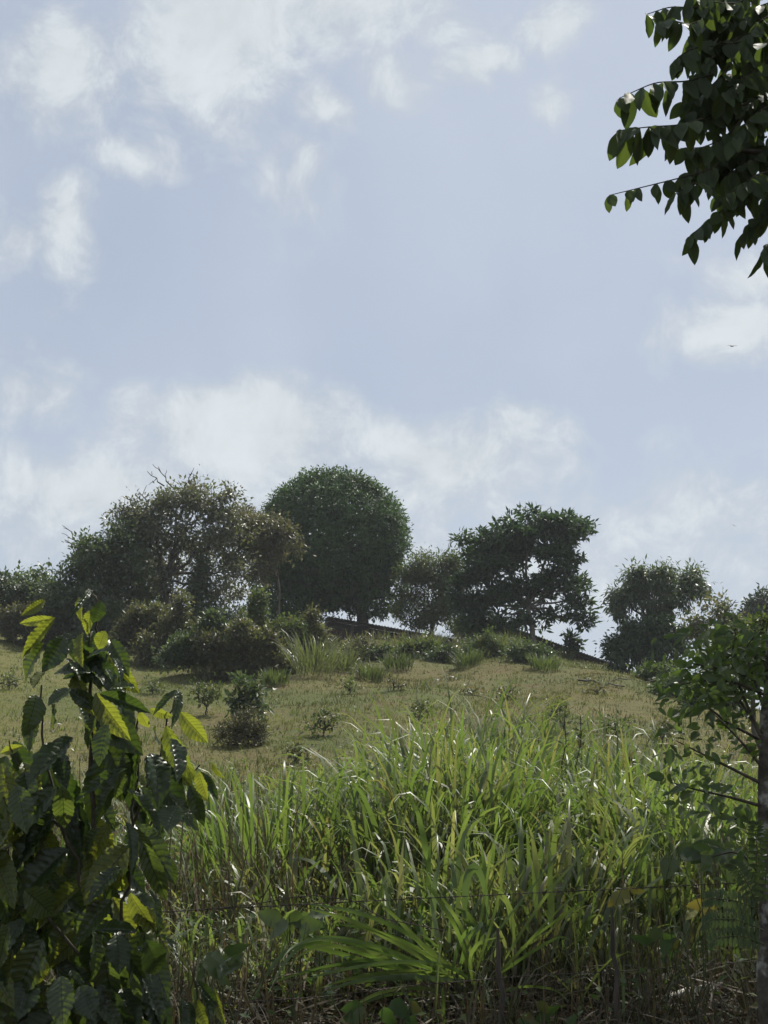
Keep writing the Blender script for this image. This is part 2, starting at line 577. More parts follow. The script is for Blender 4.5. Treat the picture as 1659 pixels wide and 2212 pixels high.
# meadow turf: short worn grass on the slope
def vnoise(x, y, s, seed):
    return .5 + .25 * (np.sin(x * s + seed) * np.cos(y * s * 1.3 + seed * 2) + np.sin(x * s * 2.1 - y * s * 1.7 + seed * 3)
                       * np.cos(y * s * .9 - x * s * .4 + seed))


def turf(name, n, y0, y1, keep, hmin, hmax, mat, label, wid=.022):
    x, y = in_view(n, y0, y1)
    m = keep(x, y)
    x, y = x[m], y[m]
    tuft = 4
    X = np.repeat(x, tuft) + RNG.normal(0, .06, len(x) * tuft)
    Y = np.repeat(y, tuft) + RNG.normal(0, .06, len(x) * tuft)
    Z = hgt(X, Y) - .02
    nn = len(X)
    hh = np.repeat(hmin + (hmax - hmin) * RNG.random(len(x)) ** 2, tuft) * (.6 + .6 * RNG.random(nn))
    v, f = blades(np.stack([X, Y, Z], 1), RNG.random(nn) * 6.28, hh, RNG.random(nn) * .6, RNG.random(nn) * 1.2,
                  wid * (.6 + .8 * RNG.random(nn)) * (Y / 40) ** .5, seg=2)
    o = obj(name, np_mesh(name, v, f, mat))
    tag(o, label, None, kind='stuff')
    return o


left_green = lambda x, y: (x + 9 * (vnoise(x, y, .25, 2) - .5)) < -5.5
turf('meadow_grass', 42000, 18, 76, lambda x, y: ~left_green(x, y) & (RNG.random(len(x)) < .35 + .9 * vnoise(x, y, .5, 5)), .04, .17, M['meadow'],
     'short worn brown and green grass over the slope')
turf('green_meadow_grass', 26000, 24, 72, lambda x, y: left_green(x, y) | (vnoise(x, y, .32, 9) > .66), .04, .13, M['green_meadow'],
     'short sunlit yellow green grass on the left of the slope')


# ------------------------------------------------------------------ trees
def fill_clusters(blobs, D, n, shell=.45):
    """Cluster centres spread through a set of ellipsoids given in photograph units."""
    wts = np.array([b[2] * b[3] * (b[4] if len(b) > 4 else 1) for b in blobs], float)
    wts /= wts.sum()
    pick = RNG.choice(len(blobs), n, p=wts)
    cen = np.array([tuple(P(b[0], b[1], D + (b[5] if len(b) > 5 else 0))) for b in blobs])
    rad = np.array([(S(b[2], D), S(b[2], D) * .85, S(b[3], D)) for b in blobs])
    d = norm(RNG.normal(0, 1, (n, 3)))
    r = RNG.random(n) ** shell
    if shell < .35:
        return cen[pick] + d * rad[pick] * r[:, None], d, pick, cen, rad
    ksub = 11
    so_ = norm(RNG.normal(0, 1, (len(blobs), ksub, 3)) + np.array([0, 0, .25])) * (.45 + .5 * RNG.random((len(blobs), ksub, 1)))
    which = RNG.integers(0, ksub, n)
    size = (.26 + .22 * RNG.random((len(blobs), ksub)))[pick, which]
    loc = so_[pick, which] + d * (RNG.random(n) ** .5 * size)[:, None] * np.array([1.15, 1.15, .7])
    c = cen[pick] + loc * rad[pick]
    d = norm(loc)
    return c, d, pick, cen, rad


def crown_mesh(name, mat, centres, outward, per, rc, L, W, droop=.3, spread=1.0, flat=.0, nout=.6):
    n = len(centres) * per
    c = np.repeat(centres, per, 0)
    o = np.repeat(outward, per, 0)
    g = RNG.normal(0, 1, (n, 3))
    g[:, 2] *= (1 - flat)
    p = c + g * rc * .42 * np.repeat(.6 + .8 * RNG.random(len(centres)), per)[:, None]
    d = norm(g * .45 * spread + RNG.normal(0, .75, (n, 3)) + o * .25 + np.array([0, 0, -droop]))
    nr = norm(np.array([0, 0, .7]) + o * nout + RNG.normal(0, .55, (n, 3)))
    ll = L * (.65 + .7 * RNG.random(n))
    v, f = leaf_cards(p, d, nr, ll, W / L * ll * (.9 + .45 * RNG.random(n)), .18)
    return np_mesh(name, v, f, mat, smooth=False)


def tree(name, label, D, base, blobs, n, per=10, rc=.35, L=.17, W=.07, mat='bush', bark='bark', shell=.45, droop=.3, flat=0.0,
         trunk_r=.14, fork=None, twigs=.3, cat='tree', group=None, bare=(), spread=1.0, trunk_pts=None, nout=.6):
    """A thing with a trunk (limbs and twigs grown to its leaf clusters) and a crown."""
    bx = P(base[0], base[1], D)
    bz = hz(bx.x, D)
    root = Vector((bx.x, D, bz))
    t = empty(name, root, label, cat, group)
    n = int(n * 1.15)
    per = int(per * 2.15)
    c, out, pick, cen, rad = fill_clusters(blobs, D, n, shell)
    obj_c = obj('crown', crown_mesh('crown', M[mat], c, out, per, rc, L, W, droop, spread, flat, nout), t)
    tag(obj_c, kind='stuff')
    tb = Tubes(6)
    fk = P(fork[0], fork[1], D) if fork else root.lerp(Vector(cen.mean(axis=0)), .45)
    start = root - Vector((0, 0, .15))
    tp = wavy(start, fk, 6, .05) if trunk_pts is None else np.array([tuple(start)] + [tuple(P(a, b, D)) for a, b in trunk_pts] + [tuple(fk)])
    tb.add(tp, np.linspace(trunk_r * 1.25, trunk_r * .8, len(tp)))
    limbs = []
    for i, ce in enumerate(cen):
        pts = wavy(fk, ce + RNG.normal(0, .1, 3), 7, .09, .05)
        tb.add(pts, np.linspace(trunk_r * .62, trunk_r * .16, len(pts)))
        limbs.append(pts)
    allp = np.concatenate(limbs)
    sel = np.where(RNG.random(n) < twigs * .6)[0]
    for i in sel:
        dd = np.linalg.norm(allp - c[i], axis=1) + .6 * np.maximum(0, allp[:, 2] - c[i][2])
        j = int(np.argmin(dd))
        pts = wavy(allp[j], c[i], 5, .10, .04)
        tb.add(pts, np.linspace(trunk_r * .16, trunk_r * .04 + .004, len(pts)))
    for (x0, y0, x1, y1) in bare:
        p0, p1 = P(x0, y0, D), P(x1, y1, D)
        pts = wavy(p0, p1, 5, .10)
        tb.add(pts, np.linspace(.035, .012, 5))
        for q in (2, 3):
            e = pts[q] + (pts[-1] - pts[0]) * .35 + RNG.normal(0, .16, 3)
            tb.add(wavy(pts[q], e, 4, .1), np.linspace(.018, .009, 4))
    obj('trunk', tb.mesh('trunk', M[bark]), t)
    return t


# left thicket
tree('thicket_tree', 'low dark rounded tree at the left edge of the ridge', 62, (20, 1400), [(20, 1290, 75, 65), (85, 1285, 60, 60), (-40, 1280, 60, 60)],
     330, 12, .5, .2, .09, 'bush', trunk_r=.12, twigs=.1, shell=.5)
tree('thicket_tree', 'dense green tree left of the sparse grey tree, dead twigs at its top', 60, (215, 1400), [(215, 1245, 85, 75), (150, 1275, 65, 70), (285, 1195, 70, 75), (255, 1290, 90, 60)],
     520, 12, .5, .2, .09, 'bush', trunk_r=.13, twigs=.1, shell=.5, bare=[(190, 1190, 135, 1135), (185, 1200, 140, 1170), (250, 1150, 268, 1090)])
tree('sparse_tree', 'tall sparse greyish tree with bare twigs at its top, left of the dome tree', 61, (372, 1400),
     [(400, 1085, 80, 50, 1), (335, 1150, 85, 65, 1), (455, 1080, 75, 50, .9), (420, 1150, 80, 60, .7), (480, 1150, 70, 55, .8), (345, 1225, 70, 45, .5),
      (490, 1235, 45, 60, .7), (440, 1270, 42, 45, .55), (300, 1130, 60, 50, .9)],
     640, 9, .42, .19, .075, 'dry_tree', 'bark', .7, .35, trunk_r=.14, fork=(350, 1255), twigs=.5, trunk_pts=[(375, 1350), (362, 1300)],
     bare=[(355, 1050, 318, 1018), (370, 1050, 342, 1008), (395, 1060, 415, 1022), (290, 1100, 250, 1098), (320, 1085, 300, 1062)])
tree('thicket_tree', 'dull green tree filling the thicket behind the sparse greyish tree', 66, (330, 1400),
     [(330, 1260, 80, 60, 1), (420, 1275, 75, 60, .8), (260, 1230, 70, 60, 1), (500, 1290, 60, 55, .6), (380, 1200, 80, 50, .5), (470, 1200, 60, 45, .5)],
     420, 9, .42, .18, .075, 'dry_tree', 'bark', .6, .3, trunk_r=.1, twigs=.4)
tree('vine_covered_tree', 'dark creeper covered tree trunk under the sparse greyish tree', 60.5, (432, 1400), [(428, 1310, 28, 60), (430, 1245, 26, 45), (455, 1345, 45, 40)],
     150, 12, .35, .16, .08, 'bush', trunk_r=.16, twigs=.1, cat='tree', shell=.6)
tree('brownish_tree', 'brownish leaved tree overlapping the left side of the dome tree', 63, (600, 1420), [(575, 1152, 66, 48), (610, 1172, 42, 34), (530, 1135, 50, 42), (520, 1175, 50, 45), (545, 1215, 45, 40, .5)],
     420, 10, .42, .18, .075, 'brown_tree', 'bark', .6, .3, trunk_r=.06, fork=(600, 1250), twigs=.25)
# the dome
tree('dome_tree', 'large dense dome shaped dark green tree on the ridge', 72, (790, 1395),
     [(718, 1165, 164, 153, 3.2), (640, 1250, 105, 90, .6), (800, 1260, 85, 80, .5), (595, 1230, 62, 95, .6), (720, 1300, 130, 45, .3), (630, 1320, 85, 40, .6), (840, 1290, 55, 45, .6)],
     3200, 11, .30, .20, .075, 'mango', 'bark', .13, .7, nout=1.3, trunk_r=.3, fork=(775, 1290), twigs=.10)
tree('feathery_tree', 'loose feathery yellow green tree between the dome tree and the spreading tree', 70, (935, 1395),
     [(930, 1225, 55, 45), (900, 1270, 45, 60), (960, 1275, 50, 65), (930, 1330, 65, 50), (985, 1230, 25, 40, .5), (885, 1320, 40, 50, .8), (1000, 1330, 35, 50, .8)],
     620, 12, .45, .17, .055, 'feather', 'bark', .6, .1, trunk_r=.1, fork=(935, 1320), twigs=.3, bare=[(900, 1210, 885, 1175), (960, 1200, 975, 1172)])
tree('spreading_tree', 'spreading dark green tree with leaf rosettes, its pale trunk before the shed roof', 66, (1152, 1398),
     [(1150, 1150, 85, 50), (1080, 1190, 80, 60), (1210, 1180, 70, 65), (1140, 1220, 120, 60, .8), (1060, 1260, 65, 60, .9), (1225, 1260, 55, 40, .7), (1020, 1320, 35, 40, .8),
      (1240, 1310, 45, 30, .7), (1075, 1320, 60, 40, .6), (1200, 1330, 40, 25, .4), (1150, 1108, 30, 18, .9), (1215, 1125, 40, 22, .9), (1040, 1360, 60, 30, .9), (1000, 1280, 30, 50, .8), (1120, 1285, 70, 38, .7), (1085, 1345, 50, 30, .7), (1170, 1335, 55, 24, .6), (1250, 1345, 30, 18, .6)],
     760, 11, .32, .34, .10, 'umbrella', 'pale_bark', .5, .05, flat=.45, trunk_r=.12, fork=(1140, 1310), twigs=.35, spread=1.3, trunk_pts=[(1150, 1360)],
     bare=[])
tree('small_shed_tree', 'little tree sprouting beside the shed roof right of the spreading tree', 66.5, (1235, 1420), [(1232, 1385, 16, 14), (1246, 1392, 12, 12)],
     16, 9, .22, .3, .11, 'umbrella', trunk_r=.035, twigs=.6)
tree('drooping_tree', 'drooping leaved tree standing alone right of the shed', 64, (1400, 1450),
     [(1365, 1262, 50, 32), (1425, 1255, 55, 32), (1490, 1255, 42, 28, 1.1), (1335, 1300, 28, 42, .9), (1405, 1300, 60, 36, .7), (1455, 1300, 40, 35, .35), (1510, 1275, 22, 22, .8)],
     340, 11, .38, .26, .07, 'bush', 'bark', .6, 1.0, trunk_r=.12, fork=(1405, 1350), twigs=.45)
tree('creeper_bush', 'dark rounded creeper bush under the drooping leaved tree', 63, (1390, 1455), [(1390, 1390, 70, 55), (1345, 1410, 40, 45), (1435, 1400, 45, 50), (1400, 1350, 60, 22, .6)],
     420, 12, .4, .2, .09, 'umbrella', trunk_r=.1, twigs=.1, shell=.4, cat='bush', droop=.7)
tree('thin_tree', 'thin open tree right of the drooping leaved tree', 58, (1545, 1440), [(1540, 1320, 38, 28, .6), (1570, 1345, 35, 35), (1515, 1365, 40, 40), (1555, 1300, 14, 14, .4)],
     120, 8, .35, .18, .08, 'olive', 'bark', .8, .3, trunk_r=.06, fork=(1545, 1370), twigs=.9, bare=[(1570, 1320, 1590, 1296), (1530, 1310, 1515, 1285)])
tree('light_green_tree', 'light green fine leaved tree at the right edge behind the sapling', 21, (1640, 1560), [(1630, 1375, 70, 50), (1580, 1410, 70, 50), (1650, 1430, 60, 60), (1560, 1460, 60, 40), (1690, 1380, 60, 60)],
     420, 11, .17, .085, .036, 'feather', trunk_r=.04, twigs=.4, shell=.5, fork=(1625, 1450))
tree('far_tree', 'dark far tree top at the right edge beyond the ridge', 95, (1650, 1450), [(1640, 1325, 30, 30), (1670, 1340, 50, 50)],
     190, 12, .6, .3, .13, 'far_tree', trunk_r=.2, twigs=.1)

for xd, yd, hw, h, mt, lab in [(90, 1390, 80, 120, 'bush', 'dark undergrowth bush behind the left end of the thicket'), (215, 1390, 75, 110, 'olive', 'olive undergrowth bush behind the dense green tree'),
                               (320, 1392, 75, 105, 'bush', 'dark undergrowth bush behind the sparse greyish tree'), (455, 1392, 50, 60, 'olive', 'low olive bush behind the creeper covered trunk'),
                               (630, 1392, 75, 90, 'bush', 'dark bush in the shade under the left of the dome tree'), (1035, 1395, 60, 90, 'bush', 'dark bush in the shade left of the spreading tree trunk')]:
    bl = []
    for q in range(8):
        u_ = -1 + 2 * (q + random.random()) / 8
        hh = h * (1 - .4 * u_ * u_) * random.uniform(.7, 1.1)
        bl.append((xd + u_ * hw * .9, yd - hh * random.uniform(.25, .7), hw * random.uniform(.25, .42), hh * random.uniform(.3, .45)))
    tree('undergrowth_bush', lab, 74, (xd, yd), bl, int(30 + hw * h * .02), 8, .36, .2, .08, mt, 'bark', .8, .15, trunk_r=.04, twigs=.2, cat='bush', group='undergrowth bushes behind the thicket')

# shrubs at the foot of the thicket, each its own
SHRUBS = [  # xd, base yd, half width, height, material, label
    (30, 1392, 80, 130, 'olive', 'dull shrub at the left edge below the low dark tree'),
    (120, 1398, 85, 130, 'bush', 'dark shrub behind the coffee plant top, left'),
    (235, 1408, 80, 130, 'bush', 'dark green shrub just right of the coffee plant top'),
    (310, 1425, 72, 145, 'olive', 'dull olive shrub under the sparse greyish tree trunk'),
    (375, 1442, 68, 140, 'olive', 'olive shrub at the lower edge of the thicket, above the bright meadow'),
    (440, 1458, 70, 160, 'bush', 'tall leafy shrub below the creeper covered trunk'),
    (505, 1472, 62, 125, 'olive', 'olive brown shrub right of the bright meadow'),
    (565, 1465, 60, 120, 'olive', 'brown green shrub below the gap of sky in the thicket'),
    (590, 1425, 55, 150, 'feather', 'tall feathery shrub before the left foot of the dome tree'),
    (650, 1430, 60, 110, 'olive', 'olive shrub before the dome tree, left of the dark shed'),
    (525, 1395, 35, 85, 'fresh', 'small bright leaved shrub in the gap of sky left of the dome tree'),
    (770, 1425, 48, 45, 'olive', 'low weedy shrub on the crest before the dark shed wall'),
    (840, 1425, 42, 40, 'fresh', 'low green shrub on the crest below the dome tree trunk'),
    (905, 1420, 45, 42, 'feather', 'pale weedy shrub on the crest left of the fence stakes'),
    (975, 1432, 50, 42, 'bush', 'dark green weedy shrub on the crest below the feathery tree'),
    (1060, 1422, 50, 52, 'feather', 'yellowish shrub on the crest left of the pale trunk'),
    (1150, 1432, 42, 50, 'bush', 'blue green shrub around the foot of the pale trunk'),
    (1415, 1480, 36, 52, 'fresh', 'leafy shrub at the right end of the crest'),
    (1475, 1505, 50, 55, 'fresh', 'bright green shrub on the right shoulder of the hill'),
    (1545, 1530, 55, 60, 'fresh', 'green shrub behind the sapling on the right shoulder'),
]
for xd, yd, hw, h, mt, lab in SHRUBS:
    g = G(xd, yd, 30, 70)
    D = g.y
    bl = []
    for q in range(12):
        u_ = -1.1 + 2.2 * (q + random.random()) / 12
        hh = h * (1 - .35 * u_ * u_) * random.uniform(.4, 1.15)
        bl.append((xd + u_ * hw, yd - hh * random.uniform(.25, .8), hw * random.uniform(.14, .30), hh * random.uniform(.18, .34)))
    tree('shrub', lab, D, (xd, yd), bl, int(35 + hw * h * (.045 if xd < 700 else .030)), 9, .30, .15, .06, mt, 'bark', .8, .15, trunk_r=.035, twigs=.3, cat='shrub',
         group='shrubs along the ridge')

# plants on the open slope
def slope_plant(name, label, xd, yd, hw, h, mt, n, L=.14, W=.055, twigs=.6, droop=.1, cat='shrub', group='plants on the open slope', bark='stem'):
    g = G(xd, yd, 18, 74)
    D = g.y
    bl = []
    for q in range(6):
        u_ = -1 + 2 * (q + random.random()) / 6
        hh = h * (1 - .5 * u_ * u_) * random.uniform(.5, 1.1)
        bl.append((xd + u_ * hw * .85, yd - hh * random.uniform(.55, .85), hw * random.uniform(.16, .3), hh * random.uniform(.2, .35)))
    return tree(name, label, D, (xd, yd), bl, int(n * .7), 4, .22, L, W, mt, bark, .7, droop, trunk_r=.022, twigs=twigs, cat=cat, group=group)


slope_plant('slope_shrub', 'dark green leafy shrub standing on a brown twiggy mound, mid slope', 532, 1570, 38, 125, 'bush', 120, .17, .06)
slope_plant('slope_shrub', 'light feathery shrub left of the dark mid slope shrub', 445, 1545, 36, 90, 'feather', 60, .12, .045)
for xd, yd, hw, h, mt, n, lab in [
        (850, 1492, 22, 36, 'olive', 22, 'small olive weed near the top middle of the slope'),
        (905, 1560, 26, 55, 'feather', 30, 'upright dark weed above the middle of the tall grass'),
        (700, 1590, 40, 62, 'feather', 40, 'pale bushy weed left above the tall grass'),
        (1020, 1502, 24, 30, 'olive', 24, 'small dark weed under the crest, right of the middle'),
        (1095, 1512, 26, 38, 'olive', 24, 'olive weed on the bare patch below the pale trunk'),
        (755, 1500, 22, 34, 'feather', 22, 'small grey green weed below the cane grass'),
        (1215, 1580, 40, 60, 'feather', 40, 'feathery weed above the right half of the tall grass'),
        (1330, 1590, 36, 52, 'feather', 34, 'pale weed above the right end of the tall grass'),
        (1430, 1610, 36, 62, 'olive', 34, 'dull weed beside the sapling leaves on the right slope'),
        (640, 1650, 34, 42, 'olive', 28, 'low brown weed beneath the twiggy mound'),
        (330, 1500, 24, 46, 'feather', 26, 'thin weed on the bright meadow right of the coffee plant'),
        (1290, 1500, 26, 30, 'olive', 18, 'dry weed on the brown right shoulder'),
        (20, 1490, 34, 62, 'feather', 34, 'pale weed at the left edge of the meadow'),
        (960, 1610, 40, 50, 'olive', 34, 'brownish weed just behind the tallest grass')]:
    slope_plant('weed', lab, xd, yd, hw, h, mt, n, .11, .045, cat='weed')


# twiggy mound of the mid slope shrub
def clump_thing(name, label, cat, base, parts, group=None):
    t = empty(name, base, label, cat, group)
    for pn, (v, f), mat in parts:
        o = obj(pn, np_mesh(pn, v, f, mat), t)
        tag(o, kind='stuff')
    return t


def grass_clump(base, n, hgt_m, wid, spread, lean=.5, bend=(0.3, 1.8), seg=7, power=2.4, up=.35, head0=None, headspread=3.14, rad=.2):
    """Blades of one clump, springing from its foot and from its culms."""
    a = RNG.random(n) * 6.283
    r = np.sqrt(RNG.random(n)) * rad
    hd = RNG.normal(0, .7, n) + a if head0 is None else head0 + RNG.normal(0, headspread, n)
    th0 = np.abs(RNG.normal(0, lean, n)) * .6 + .05
    z0 = RNG.random(n) ** 1.4 * up * hgt_m
    x = base.x + np.cos(a) * r + np.cos(hd) * np.tan(np.minimum(th0, 1.1)) * z0 * .6
    y = base.y + np.sin(a) * r + np.sin(hd) * np.tan(np.minimum(th0, 1.1)) * z0 * .6
    z = hgt(x, y) + z0 - .02
    L = hgt_m * (.55 + .55 * RNG.random(n)) - z0 * .4
    b = bend[0] + (bend[1] - bend[0]) * RNG.random(n)
    return blades(np.stack([x, y, z], 1), hd, L, th0, b, wid * (.55 + .6 * RNG.random(n)), seg, power)


M['twig_leaf'] = leaf_mat('dry_twig_leaf', [(.06, .055, .038), (.045, .045, .03), (.08, .07, .045), (.05, .06, .03)], .2, .6, .2)
gD = G(515, 1612).y
tree('twiggy_mound', 'dark brown mound of dry twigs under the mid slope shrub', gD, (515, 1612),
     [(505, 1578, 40, 30), (535, 1565, 32, 40), (485, 1588, 26, 22), (555, 1585, 22, 26), (520, 1600, 48, 14)], 210, 5, .16, .10, .022, 'twig_leaf', 'bark', .7, -.1, trunk_r=.03, twigs=1.2, cat='dry bush')

# cane grass and other clumps along the crest
CREST = [(675, 1462, 62, 88, 'cane', 'tall pale cane grass clump at the left of the crest'),
         (740, 1450, 40, 50, 'cane', 'smaller pale grass clump right of the cane grass'),
         (930, 1408, 36, 40, 'cane', 'pale grass tuft on the crest before the dark shed'),
         (1095, 1412, 44, 44, 'cane', 'spiky pale grass tuft left of the pale trunk'),
         (1010, 1440, 40, 34, 'feather', 'grass tuft under the crest below the feathery tree'),
         (1175, 1448, 44, 34, 'feather', 'grass tuft below the foot of the pale trunk'),
         (860, 1445, 44, 36, 'feather', 'green grass tuft under the crest in the middle'),
         (1225, 1428, 16, 24, 'cane', 'bent dry grass tuft before the shed posts'),
         (800, 1470, 40, 36, 'feather', 'low grass tuft on the slope below the dark shed'),
         (590, 1480, 40, 34, 'feather', 'grass tuft at the foot of the brown green shrubs')]
for xd, yd, hw, h, mt, lab in CREST:
    g = G(xd, yd, 30, 72)
    hm = S(h, g.y)
    clump_thing('grass_tuft', lab, 'grass', g, [('blades', grass_clump(g, 240, hm * 1.15, .034, 1, .55, (.2, 1.6), 5, 2, .3, rad=S(hw, g.y) * .7), M[mt])], 'grass tufts along the crest')

# ------------------------------------------------------------------ sheds
def box_mesh(name, corners, mat):
    """8 corners: bottom four, then top four."""
    f = np.array([[0, 3, 2, 1], [4, 5, 6, 7], [0, 1, 5, 4], [1, 2, 6, 5], [2, 3, 7, 6], [3, 0, 4, 7]])
    return np_mesh(name, np.array([tuple(c) for c in corners]), f, mat, smooth=False)


def bar(name, p0, p1, w_, d_, mat, parent):
    p0, p1 = Vector(p0), Vector(p1)
    ax = (p1 - p0).normalized()
    ref = Vector((0, 1, 0)) if abs(ax.y) < .9 else Vector((0, 0, 1))
    s1 = ax.cross(ref).normalized() * w_ / 2
    s2 = Vector((0, 1, 0)) if abs(ax.y) < .9 else Vector((1, 0, 0))
    s2 = (s2 - ax * s2.dot(ax)).normalized() * d_ / 2
    cs = [p0 - s1 - s2, p0 + s1 - s2, p0 + s1 + s2, p0 - s1 + s2, p1 - s1 - s2, p1 + s1 - s2, p1 + s1 + s2, p1 - s1 + s2]
    return obj(name, box_mesh(name, cs, mat), parent)


def shed(label, A, B, D, depth, wall_h, n_post, n_board, mat):
    """Lean-to with a single pitched corrugated roof falling to the right."""
    a, b = P(*A, D), P(*B, D)
    t = empty('shed', Vector(((a.x + b.x) / 2, D, min(hz(a.x, D), hz(b.x, D)))), label, 'shed')
    dv = b - a
    npan = max(4, int(dv.length / .85))
    up = Vector((0, 0, 1))
    for i in range(npan):
        p0, p1 = a + dv * (i / npan), a + dv * ((i + 1.03) / npan)
        cols = 13
        vs, fs = [], []
        for j in range(cols):
            q = p0.lerp(p1, j / (cols - 1)) + up * (.022 * math.cos(j * math.pi) + .004 * (i % 2))
            vs += [q + Vector((0, -.35, -.0)), q + Vector((0, depth, .25))]
        nb = len(vs)
        vs += [Vector(q) - up * .012 for q in vs]
        for j in range(cols - 1):
            fs.append([2 * j, 2 * j + 2, 2 * j + 3, 2 * j + 1])
            fs.append([nb + 2 * j, nb + 2 * j + 1, nb + 2 * j + 3, nb + 2 * j + 2])
            fs.append([2 * j, nb + 2 * j, nb + 2 * j + 2, 2 * j + 2])
        obj('roof_panel', np_mesh('roof_panel', np.array([tuple(q) for q in vs]), np.array(fs), M['roof'], smooth=False), t)
    bar('roof_beam', a + Vector((0, -.1, -.12)), b + Vector((0, -.1, -.12)), .14, .1, M['dark_board'], t)
    for i in range(n_post):
        p = a + dv * (i / (n_post - 1))
        bar('post', Vector((p.x, D, min(hz(p.x, D), p.z - wall_h) - .4)), p - up * .2, .14, .14, M['post'], t)
    for i in range(n_board):
        z = .26 + i * (wall_h / n_board)
        hgt_b = wall_h / n_board * .86
        bar('wall_board', a + Vector((.05, .09 + .012 * (i % 2), -z - hgt_b * .3)), b + Vector((-.05, .09 + .012 * (i % 2), -z - hgt_b * .3)), hgt_b, .03, mat if i % 3 else M['dark_board'], t)
    bar('back_wall', a + Vector((.1, depth - .3, -wall_h * .5)), b + Vector((-.1, depth - .3, -wall_h * .5)), wall_h, .06, M['dark_board'], t)
    for q, nm in ((a, 1), (b, -1)):
        bar('side_wall', q + Vector((.12 * nm, .15, -wall_h * .55)), q + Vector((.12 * nm, depth - .35, -wall_h * .55)), .05, .05, M['dark_board'], t)
        cs = [q + Vector((.06 * nm, .15, -wall_h)), q + Vector((.09 * nm, .15, -wall_h)), q + Vector((.09 * nm, depth - .4, -wall_h)), q + Vector((.06 * nm, depth - .4, -wall_h)),
              q + Vector((.06 * nm, .15, -.3)), q + Vector((.09 * nm, .15, -.3)), q + Vector((.09 * nm, depth - .4, -.1)), q + Vector((.06 * nm, depth - .4, -.1))]
        obj('side_wall', box_mesh('side_wall', cs, M['dark_board']), t)
    return t


shed('low shed with a corrugated roof sloping down to the right, beside the drooping leaved tree', (1095, 1352), (1352, 1446), 71, 5.0, 2.3, 5, 7, M['board'])
shed('dark red brown shed in the shade beneath the dome tree', (705, 1332), (985, 1382), 70, 4.0, 2.6, 6, 7, M['board'])

# grey fence stakes on the crest
for xd, y0, y1, tilt, lab in [(878, 1405, 1362, 4, 'thin leaning grey stake left on the crest'), (912, 1412, 1372, -12, 'crooked grey stake on the crest beneath the feathery tree'),
                              (1058, 1405, 1355, 3, 'pale upright stake on the crest left of the pale trunk'), (1046, 1402, 1356, -6, 'pale leaning stake left beside the upright stake')]:
    g = P(xd, y0, 67); g.z = hz(g.x, 67) - .2
    tb = Tubes(6)
    tb.add(wavy(g, P(xd + tilt, y1, 67), 5, .03), [.05, .047, .045, .04, .035])
    tag(obj('stake', tb.mesh('stake', M['pale_bark'])), lab, 'stake', 'stakes along the crest')

# fallen branch and scraps on the slope
g = G(1250, 1478); e = G(1350, 1490); m_ = P(1330, 1440, g.y + 4)
tb = Tubes(6)
tb.add(wavy(g + Vector((0, 0, .12)), e + Vector((0, 0, .1)), 7, .05), np.linspace(.035, .018, 7))
q_ = g.lerp(e, .3)
r_ = Vector((q_.x + 2.6, q_.y + 3.0, hz(q_.x + 2.6, q_.y + 3.0) + .3))
tb.add(wavy(q_ + Vector((0, 0, .12)), r_, 6, .05), np.linspace(.025, .01, 6))
tag(obj('fallen_branch', tb.mesh('fallen_branch', M['bark'])), 'fallen forked branch lying on the right shoulder of the hill', 'branch')
for xd, yd, s_, lab in [(977, 1470, .12, 'small pale scrap standing in the grass, upper middle slope'), (943, 1478, .10, 'pale scrap left beside the upper middle slope scrap'),
                        (872, 1490, .12, 'flat pale scrap on the upper slope'), (1270, 1474, .11, 'white scrap below the fallen branch'), (595, 1498, .1, 'small pale scrap left on the slope')]:
    g = G(xd, yd)
    vs = []
    for kx in range(4):
        for ky in range(4):
            vs.append((g.x + (kx - 1.5) * s_ * .5 + random.uniform(-.02, .02), g.y + (ky - 1.5) * s_ * .4, g.z + .08 + random.uniform(0, .09)))
    fs = [[i * 4 + j, i * 4 + j + 1, (i + 1) * 4 + j + 1, (i + 1) * 4 + j] for i in range(3) for j in range(3)]
    tag(obj('litter_scrap', np_mesh('litter_scrap', np.array(vs), np.array(fs), M['paper'], smooth=False)), lab, 'litter', 'pale scraps on the slope')


# ------------------------------------------------------------------ tall foreground grass
def tall_field(name, n, y0, y1, hfun, wid, mat, label, seg=6, keep=None, clump=14, lean=.5, bend=(.2, 2.2), power=2.6, up=.45, cspread=.12, hvar=(.75, .4), clean=0.0):
    nc = n // clump
    cx, cy = in_view(nc, y0, y1)
    if keep is not None:
        m = keep(cx, cy); cx, cy = cx[m], cy[m]
    nc = len(cx)
    X = np.repeat(cx, clump) + RNG.normal(0, cspread, nc * clump)
    Y = np.repeat(cy, clump) + RNG.normal(0, cspread, nc * clump)
    H = hfun(X, Y) * np.repeat(hvar[0] + hvar[1] * RNG.random(nc), clump)
    nn = len(X)
    hd = RNG.random(nn) * 6.283 if not clean else np.repeat(RNG.random(nc) * 6.283, clump) + RNG.normal(0, clean, nn)
    th0 = np.abs(RNG.normal(0, lean, nn)) * .6 + .04
    z0 = RNG.random(nn) ** 1.2 * up * H
    Z = hgt(X, Y) + z0 - .03
    L = H * (.5 + .6 * RNG.random(nn)) - z0 * .35
    b = bend[0] + (bend[1] - bend[0]) * RNG.random(nn)
    v, f = blades(np.stack([X, Y, Z], 1), hd, L, th0, b, wid * (.5 + .7 * RNG.random(nn)), seg, power)
    o = obj(name, np_mesh(name, v, f, mat))
    tag(o, label, None, kind='stuff')
    return o


